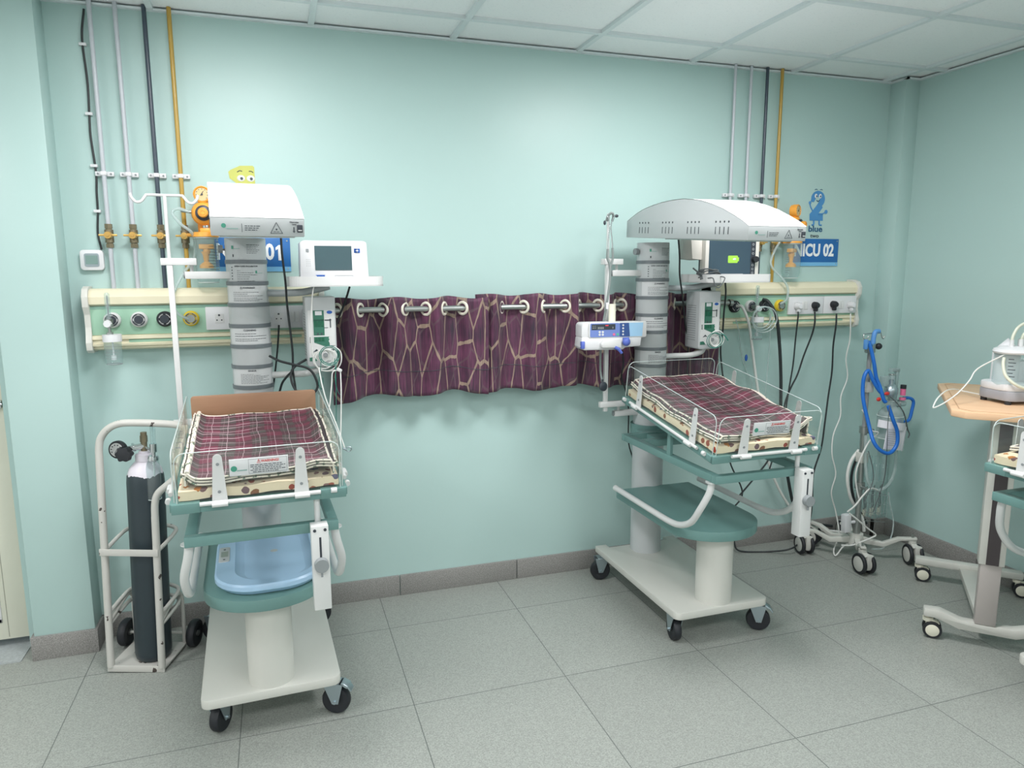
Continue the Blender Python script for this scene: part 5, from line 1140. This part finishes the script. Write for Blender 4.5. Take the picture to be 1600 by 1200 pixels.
MB().torus((fx - .004, fyy, .716), .0245, .0018, (0, 0, 1)).tube([(fx, fyy, .86), (fx - .002, fyy, .8), (fx - .012, fyy, .75), (fx - .018, fyy, .735)], .0032, 8).build('dip_tube', EDGE, bt_)

# ---------------------------------------------------------------- breathing circuit stand
SX, SY = 3.61, -.33
sd = empty('circuit_stand', (SX, SY, 0), 0, 'steel pole stand on white casters in the room corner', 'stand')
def twin_caster(parent, x, y, ang, zt, r=.054, cover=CREAMW, half=.026):
    M = Matrix.Translation((x, y, 0)) @ Matrix.Rotation(math.radians(ang), 4, 'Z')
    m = MB(); m.M = M; m.cyl((0, 0, r * 1.6), (0, 0, zt), .008, seg=12).cyl((0, 0, r * 1.9), (0, 0, r * 2.3), .02, seg=20).box((half * .55, -.016, r * 1.2), (half * 1.5, r * 1.25, r * 1.5), .008).box((0, -.02, r * 1.95), (.03, .05, .008), .003, rot=(.4, 0, 0))
    c = m.build('caster', cover, parent)
    for s in (-1, 1):
        m = MB(); m.M = M; m.lathe([(r * .72, -.008), (r * .95, -.008), (r, -.004), (r, .004), (r * .95, .008), (r * .72, .008)], (s * half, -.018, r), (1, 0, 0), 32).build('tyre', BLACK, c)
        m = MB(); m.M = M; m.lathe([(0, -.011), (r * .6, -.01), (r * .76, -.007), (r * .76, .007), (r * .6, .01), (0, .011)], (s * half, -.018, r), (1, 0, 0), 28).build('wheel_disc', cover, c)
legs = [(3.49, -.50, -8), (3.385, -.185, -12), (3.83, -.49, -22), (3.74, -.115, 150), (3.5, -.09, 30)]
MB().cyl((0, 0, .075), (0, 0, .135), .042, .034, 28).build('hub', CREAMW, sd)
for lx, ly, an in legs:
    dx, dy = lx - SX, ly - SY; L = math.hypot(dx, dy); ux, uy = dx / L, dy / L
    prof = [(.02, .085), (L * .5, .075), (L * .78, .118), (L + .02, .13), (L + .02, .142), (L * .74, .134), (L * .48, .1), (.02, .12)]
    MB().prism(prof, lambda a, b: (ux * a - uy * .014, uy * a + ux * .014, b), lambda a, b: (ux * a + uy * .014, uy * a - ux * .014, b), 0, .003).build('leg', CREAMW, sd)
    MB().cyl((dx, dy, .14), (dx, dy, .155), .007, seg=6).build('caster_nut', STEEL, sd)
    twin_caster(sd, dx, dy, an, .14)
MB().cyl((0, 0, .13), (0, 0, .72), .016, seg=20).cyl((0, 0, .13), (0, 0, .24), .019, seg=20).build('lower_pole', STEEL, sd)
MB().cyl((0, 0, .7), (0, 0, 1.17), .0115, seg=20).build('upper_pole', GREYK, sd)
MB().cyl((0, 0, .69), (0, 0, .725), .024, seg=20).box((.02, -.02, .705), (.03, .03, .02), .004).build('height_collar', STEEL, sd)
MB().cyl((0, 0, .385), (0, 0, .42), .026, seg=20).cyl((-.01, -.02, .4), (-.01, -.055, .4), .008).build('lower_collar', STEEL, sd)
for z0, z1 in ((.53, .585), (.91, .965)): MB().box((0, 0, (z0 + z1) / 2), (.045, .045, z1 - z0), .004).build('bracket', CREAMW, sd)
MB().box((.0, -.0, 1.145), (.05, .03, .06), .006).build('top_clamp', STEEL, sd)
MB().sph((.045, -.01, 1.15), .017).cyl((.02, 0, 1.15), (.045, -.01, 1.15), .006).build('clamp_knob', BLACK, sd)
m = MB()
m.tube([(-.05, 0, 1.215), (.05, 0, 1.22), (.06, -.005, 1.212), (.066, -.006, 1.195), (.076, -.006, 1.19), (.082, -.006, 1.202)], .003, 8).tube([(-.04, 0, 1.216), (-.052, -.005, 1.213), (-.055, -.008, 1.195), (-.045, -.01, 1.186), (-.032, -.01, 1.196), (-.026, -.01, 1.204)], .003, 8)
m.build('wire_hook', STEEL, sd)
tag(MB().tube([(SX + .04, SY - .01, 1.228), (SX + .015, SY - .012, 1.226), (SX + .006, SY - .012, 1.2), (SX + .004, SY - .012, 1.165)], .012, 10).tube([(SX - .01, SY - .02, 1.16), (SX - .05, SY - .03, 1.175), (SX - .065, SY - .03, 1.18)], .009, 10).box((SX - .06, SY - .03, 1.165), (.016, .02, .05), .004).build('circuit_holder', mat('light_blue_plastic', (92, 150, 214), .4)), 'light blue plastic circuit holder clipped to the top of the corner stand', 'holder')
def st3(*q): return list(q)
tag(MB().tube([(3.566, -0.36, 1.182), (3.582, -0.37, 1.126), (3.595, -0.38, 1.06), (3.614, -0.38, 0.993), (3.634, -0.39, 0.943), (3.655, -0.4, 0.876), (3.669, -0.4, 0.865)], .0095, 12).build('breathing_hose', HOSEB), 'straight blue hose running down from the top of the corner stand', 'hose')
tag(MB().tube([(3.625, -0.46, 0.858), (3.651, -0.47, 0.789), (3.687, -0.47, 0.719), (3.69, -0.47, 0.651), (3.648, -0.47, 0.611), (3.598, -0.46, 0.626), (3.568, -0.44, 0.671), (3.571, -0.4, 0.746), (3.548, -0.38, 0.856), (3.543, -0.37, 0.921), (3.544, -0.37, 0.995), (3.57, -0.37, 1.03), (3.594, -0.38, 0.98), (3.627, -0.385, 0.932), (3.659, -0.39, 0.901)], .0095, 12).build('breathing_hose', HOSEB), 'long blue hose hanging in a loop on the corner stand', 'hose')
tag(MB().tube([(3.825, -0.36, 0.869), (3.869, -0.36, 0.867), (3.898, -0.36, 0.848), (3.894, -0.36, 0.803), (3.878, -0.36, 0.748), (3.834, -0.36, 0.74), (3.807, -0.36, 0.749)], .0085, 10).build('elbow_hose', HOSEB), 'short blue elbow hose at the right of the humidifier chamber', 'hose')
HUM = m_clear('humidifier_clear_plastic', (208, 222, 222), .3)
bc = (3.75, -0.36, 0.76); hb = empty('humidifier_chamber', bc, 0, 'clear domed humidifier chamber with silver cap on the corner stand', 'humidifier')
MB().lathe([(.062, -.1), (.064, -.02), (.064, .01), (.06, .035), (.045, .055), (.026, .07), (.022, .1), (.024, .13), (0, .132)], (0, 0, 0), (0, 0, 1), 28).build('chamber', HUM, hb)
MB().torus((0, 0, .02), .064, .003, (0, 0, 1)).torus((0, 0, -.098), .062, .003, (0, 0, 1)).torus((0, 0, .1), .024, .0025, (0, 0, 1)).build('moulded_ribs', EDGE, hb)
MB().lathe([(.026, .125), (.034, .14), (.034, .17), (.022, .185), (.016, .19), (.016, .215), (0, .216)], (-.022, -.01, 0), (0, 0, 1), 24).build('silver_cap', ZINC, hb)
MB().box((-.045, .01, .205), (.04, .04, .055), .006).cyl((-.01, 0, .19), (-.01, 0, .245), .016, seg=18).cyl((.02, .01, .12), (.03, .01, .27), .013, seg=16).box((.012, .01, .262), (.055, .025, .02), .004).cyl((.02, 0, .08), (.075, -.01, .085), .017, seg=16).build('clear_fittings', HUM, hb)
MB().torus((-.01, 0, .24), .016, .0025, (0, 0, 1)).torus((.029, .01, .255), .0135, .0025, (0, 0, 1)).torus((.04, -.004, .083), .0175, .0025, (1, 0, 0)).build('fitting_rims', STEEL, hb)
MB().cyl((.05, -.02, .13), (.05, -.02, .165), .0135).cyl((.05, -.02, .105), (.05, -.02, .117), .016).build('pink_fitting', PINK, hb)
MB().cyl((.05, -.02, .165), (.05, -.02, .185), .0145).build('black_cap', BLACK, hb)
tag(MB().sph((3.662, -0.41, 0.911), .012, sc=(1.4, .6, .8)).build('hose_clip', RED), 'upper red clip on the blue hose of the corner stand', 'clip')
tag(MB().sph((3.611, -0.41, 0.884), .012, sc=(1.2, .6, .9)).build('hose_clip', RED), 'lower red clip left of the blue hose on the corner stand', 'clip')
m = MB().span((-.085, -.076, -.15), (.035, -.07, -.04)).patch(.082, -175, -20, -.045, -.005, (-.005, 0), n=12).box((.055, -.06, -.09), (.035, .003, .13), rot=(0, 0, .6)).build('instruction_tag', PAPER, None, Matrix.Translation(bc) @ Matrix.Rotation(math.radians(8), 4, 'Y')); tag(m, 'white printed paper tag hanging in front of the humidifier chamber', 'tag')
pr_ = MB()
for k in range(7): scribble(pr_, -.075, -.02 + .01 * (k % 3), -.06 - k * .011, -.0762, .002, 0, seed=k)
pr_.build('tag_print', GREYK, m)
# clear tubing, leads and wire rack on the stand
tag(MB().tube([(3.595, -0.36, 0.685), (3.594, -0.37, 0.549), (3.617, -0.38, 0.428), (3.685, -0.38, 0.382), (3.752, -0.38, 0.407), (3.788, -0.38, 0.482), (3.795, -0.37, 0.602), (3.789, -0.36, 0.67)], .0085, 10).build('clear_hose', TUBEC), 'wide clear hose hanging in a U below the paper tag', 'hose')
m = MB()
for q, w2_ in (((3.645, -0.35, 0.487), .022), ((3.692, -0.35, 0.482), .02), ((3.741, -0.35, 0.478), .02)):
    m.lathe([(w2_, 0), (w2_, .09), (w2_ * .6, .1), (w2_ * .6, .14), (0, .14)], (q[0], q[1], q[2] - .06), (0, 0, 1), 20)
tag(m.build('water_trap', CLEARB), 'clear water trap cups inside the hanging clear hose', 'water trap')
m = MB(); q0 = (3.656, -0.33, 0.349); q1 = (3.812, -0.33, 0.322)
m.cyl(q0, q1, .0022).cyl((q0[0], q0[1] + .08, q0[2]), (q1[0], q1[1] + .08, q1[2]), .0022).cyl(q0, (q0[0], q0[1] + .08, q0[2]), .0022).cyl(q1, (q1[0], q1[1] + .08, q1[2]), .0022)
for i in range(8):
    f_ = i / 7
    for yy in (0, .08):
        x_ = q0[0] + (q1[0] - q0[0]) * f_; m.cyl((x_, q0[1] + yy, q0[2]), (x_ * .97 + (q0[0] + q1[0]) / 2 * .03, q0[1] + yy, q0[2] - .15), .0012, seg=6)
for z_ in (.05, .1, .15): m.cyl((q0[0], q0[1], q0[2] - z_), (q1[0], q1[1], q1[2] - z_), .0014, seg=6)
for i in range(5): m.cyl((q0[0] + (q1[0] - q0[0]) * i / 4, q0[1], q0[2] - .15), (q0[0] + (q1[0] - q0[0]) * i / 4, q0[1] + .08, q0[2] - .15), .0012, seg=6)
m.cyl((SX + .015, SY, q0[2] - .01), (q0[0], q0[1], q0[2]), .003)
m.bm.transform(Matrix.Translation((-SX, -SY, 0))); m.build('wire_basket', CHROME, sd)
for i in range(6):
    x_ = q0[0] + .012 + (q1[0] - q0[0] - .03) * i / 5; y_ = q0[1] + .02 + .015 * (i % 2)
    m = MB().tube([(x_ + .004, y_, q0[2] + .03), (x_ - .003, y_, q0[2] - .03), (x_ + .003, y_, q0[2] - .08), (x_, y_, q0[2] - .095)], .0022, 6)
    o = m.build('electrode_lead', CABLEG); tag(o, 'dark electrode lead with pale coiled tip in the wire basket', 'lead', 'electrode leads in the wire basket')
    MB().tube([(x_ + .006 * math.cos(a), y_ + .006 * math.sin(a), q0[2] - .095 - a * .0013) for a in [k * .7 for k in range(45)]], .0016, 5, 1, False, 0, False).build('coiled_tip', IVORY, o)
tag(MB().tube([(3.557, -0.36, 0.824), (3.57, -0.38, 0.793), (3.59, -0.4, 0.721), (3.634, -0.4, 0.704), (3.6, -0.38, 0.655), (3.553, -0.38, 0.573), (3.527, -0.38, 0.488), (3.543, -0.38, 0.4), (3.565, -0.38, 0.338)], .0042, 8).tube([(3.703, -0.38, 0.373), (3.626, -0.39, 0.401), (3.575, -0.39, 0.365), (3.528, -0.39, 0.317), (3.49, -0.38, 0.283)], .0045, 8).build('white_lead', CABLEW), 'white leads winding down the pole of the corner stand', 'cable')
tag(MB().tube([(3.494, -0.39, 0.279), (3.542, -0.4, 0.241), (3.611, -0.4, 0.187), (3.671, -0.4, 0.144), (3.646, -0.4, 0.129), (3.585, -0.39, 0.108), (3.532, -0.38, 0.093), (3.478, -0.37, 0.097)], .0042, 8).build('white_lead', CABLEW), 'white lead draped from the adapter over the base of the stand', 'cable')
tag(MB().tube([(3.615, -0.3, 0.589), (3.569, -0.3, 0.533), (3.551, -0.3, 0.447), (3.578, -0.3, 0.337), (3.628, -0.3, 0.259), (3.657, -0.32, 0.201), (3.672, -0.32, 0.134)], .0085, 10).build('white_hose', CABLEW), 'thick white hose bowing left of the stand pole', 'hose')
tag(MB().tube([(3.643, -0.29, 0.574), (3.602, -0.29, 0.51), (3.588, -0.29, 0.422), (3.614, -0.29, 0.319), (3.656, -0.3, 0.238), (3.696, -0.31, 0.171)], .007, 10).build('black_hose', CABLEB), 'black hose bowing left of the stand pole', 'hose')
tag(MB().tube([(3.623, -0.47, 0.86), (3.621, -0.47, 0.757), (3.628, -0.47, 0.639), (3.682, -0.42, 0.485), (3.682, -0.4, 0.381), (3.662, -0.38, 0.264)], .0024, 6).tube([(3.58, -0.4, 0.61), (3.62, -0.4, 0.503), (3.622, -0.4, 0.433), (3.576, -0.4, 0.333)], .0024, 6).tube([(3.634, -0.45, 0.909), (3.673, -0.46, 0.875), (3.73, -0.46, 0.815), (3.808, -0.42, 0.716), (3.824, -0.42, 0.688), (3.818, -0.42, 0.667)], .0034, 6).build('dark_leads', CABLEG), 'thin dark leads hanging in front of the humidifier chamber', 'cable')
tag(MB().tube([(3.757, -0.38, 0.361), (3.777, -0.38, 0.287), (3.808, -0.38, 0.193), (3.778, -0.4, 0.113), (3.71, -0.42, 0.071), (3.632, -0.42, 0.074)], .0036, 7).build('clear_tube', TUBEC), 'thin clear tube curving down beside the wire basket', 'tubing')
tag(MB().box((SX - .075, SY + .0, .2), (.04, .035, .1), .005, rot=(0, -.06, 0)).cyl((SX - .055, SY, .2), (SX - .018, SY, .2), .008).build('stand_adapter', WHITE2), 'white box adapter on the lower pole of the corner stand', 'adapter')

# ---------------------------------------------------------------- overbed table and suction machine
TM_ = Matrix.Translation((3.40, -1.245, 0)) @ Matrix.Rotation(math.radians(-45), 4, 'Z')   # local x runs along the feet, local y from near foot to far foot
tbl = empty('overbed_table', (0, 0, 0), 0, 'height adjustable overbed table with beech top by the right wall', 'table'); tbl.matrix_world = TM_
tp = rounded(-.195, -.14, .21, .67, .012, 3); tp = [(-.15, -.14), (.165, -.14), (.21, -.1), (.21, .63), (.165, .67), (-.15, .67), (-.195, .63), (-.195, -.1)]
MB().slab(tp, .972, 1.0, 0, .004).build('table_top', LAM, tbl)
m = MB(); ins = [(x * .86 + .001, (y - .265) * .93 + .265) for x, y in tp]
for a, b in zip(ins, ins[1:] + ins[:1]): m.bar((a[0], a[1], 1.0006), (b[0], b[1], 1.0006), .004, .0012)
m.build('top_groove', mat('laminate_groove', (196, 156, 120), .5), tbl)
MB().span((-.05, -.05, .945), (.06, .5, .972), .004).build('top_support', CREAMW, tbl)
co = MB().span((-.045, -.03, .36), (.045, .03, .945), .003).build('outer_column', CREAMW, tbl)
MB().span((-.02, -.0325, .362), (.024, -.0295, .944)).build('column_strip', CHAR, co)
MB().span((-.037, -.026, .1), (.037, .026, .37), .003).build('inner_column', TAUPE, tbl)
def foot(y, x0, x1, name):
    pr = [(x0, .09), (x0 + .05, .09), (x0 + .13, .06), (x1 - .13, .06), (x1 - .05, .09), (x1, .09), (x1, .125), (x1 - .06, .128), (x1 - .14, .1), (x0 + .14, .1), (x0 + .06, .128), (x0, .125)] if name == 'near' else [(x0, .085), (x1, .085), (x1, .12), (x0, .12)]
    MB().prism(pr, lambda a, b: (a, y - .026, b), lambda a, b: (a, y + .026, b), 0, .008).build('foot_beam', CREAMW, tbl)
    for x in (x0 + .02, x1 - .02): twin_caster(tbl, x, y, 90 if x < 0 else 90, .095, .036, IVORY, .021)
foot(0, -.22, .24, 'near'); foot(.62, -.225, .225, 'far')
MB().prism([(-.02, .02), (.03, .02), (.045, .6), (-.035, .6)], lambda a, b: (a, b, .07), lambda a, b: (a, b, .1), 0, .003).build('cross_beam', CREAMW, tbl)
sp = TM_ @ Vector((.035, .185, 1.0))
sm = empty('suction_machine', tuple(sp), math.radians(-8), 'white portable suction machine with clear jar on the beech table', 'suction machine')
MB().slab(rounded(-.078, -.078, .13, .1, .04, 6), .014, .055, 0, .006).build('base', GREYB, sm)
MB().slab(rounded(-.08, -.074, .128, .1, .045, 6), .053, .085, 0, .008).slab(rounded(.02, .0, .128, .1, .03, 6), .08, .17, 0, .01).build('housing', WHITE2, sm)
MB().lathe([(.068, .075), (.07, .085), (.07, .21)], (-.012, -.01, 0), (0, 0, 1), 36).build('jar', CLEARB, sm)
lid = MB().lathe([(.074, .205), (.078, .212), (.074, .222), (.05, .232), (0, .234)], (-.012, -.01, 0), (0, 0, 1), 36).build('jar_lid', WHITE2, sm)
MB().cyl((-.03, -.01, .23), (-.03, -.01, .26), .0075).cyl((.012, -.01, .23), (.012, -.01, .262), .011).build('lid_port', WHITE, lid)
MB().lathe([(.05, .08), (.05, .2), (.03, .23), (.0, .262)], (.005, .045, 0), (0, 0, 1), 24).build('motor_cover', WHITE2, sm)
MB().cyl((.04, -.01, .246), (.075, .0, .25), .011, seg=14).build('black_valve', BLACK, sm)
mk = MB()
for k in range(7): mk.patch(.0705, -150, -135 + 6 * (k % 2), .1 + k * .014, .103 + k * .014, (-.012, -.01))
mk.build('jar_scale', DARK, sm)
for a, b in ((-.06, -.05), (.07, -.055), (.1, .07), (-.06, .07)): MB().cyl((a, b, 0), (a, b, .016), .012).build('rubber_foot', BLACK, sm)
SMm = Matrix.Translation(sp) @ Matrix.Rotation(math.radians(-8), 4, 'Z')
def sv(*a): return tuple(SMm @ Vector(a))
tag(MB().tube([sv(-.03, -.01, .25), sv(-.028, -.01, .275), sv(-.01, -.012, .31), sv(.03, -.015, .33), sv(.1, -.02, .335)], .006, 10).build('suction_hose', mat('ivory_hose', (214, 218, 200), .4)), 'ivory hose rising from the suction machine lid and off to the right', 'hose')
tag(MB().tube([sv(.012, -.01, .255), sv(.015, -.02, .285), sv(.045, -.03, .3), sv(.085, -.05, .28), sv(.105, -.08, .22), (sv(.085, -.1, .15)), sv(.04, -.1, .09), sv(-.02, -.1, .072), sv(-.07, -.088, .088), sv(-.092, -.06, .12), sv(-.09, -.04, .16), sv(-.08, -.03, .19)], .0062, 10).build('suction_hose', bpy.data.materials['ivory_hose']), 'ivory hose looped round the front of the suction machine', 'hose')
tag(MB().tube([sv(-.075, -.03, .205), (3.434, -1.08, 1.138), (3.394, -1.08, 1.091), (3.316, -1.1, 1.048), (3.228, -1.12, 1.017), (3.147, -1.14, 1.002), (3.166, -1.12, 1.008), (3.232, -1.08, 1.028), (3.365, -1, 1.035), (3.467, -0.95, 1.029), (3.548, -0.93, 1.013), sv(-.07, .03, .02)], .0028, 8).build('thin_tubing', CABLEW), 'thin white tubing looping off the left edge of the beech table', 'tubing')
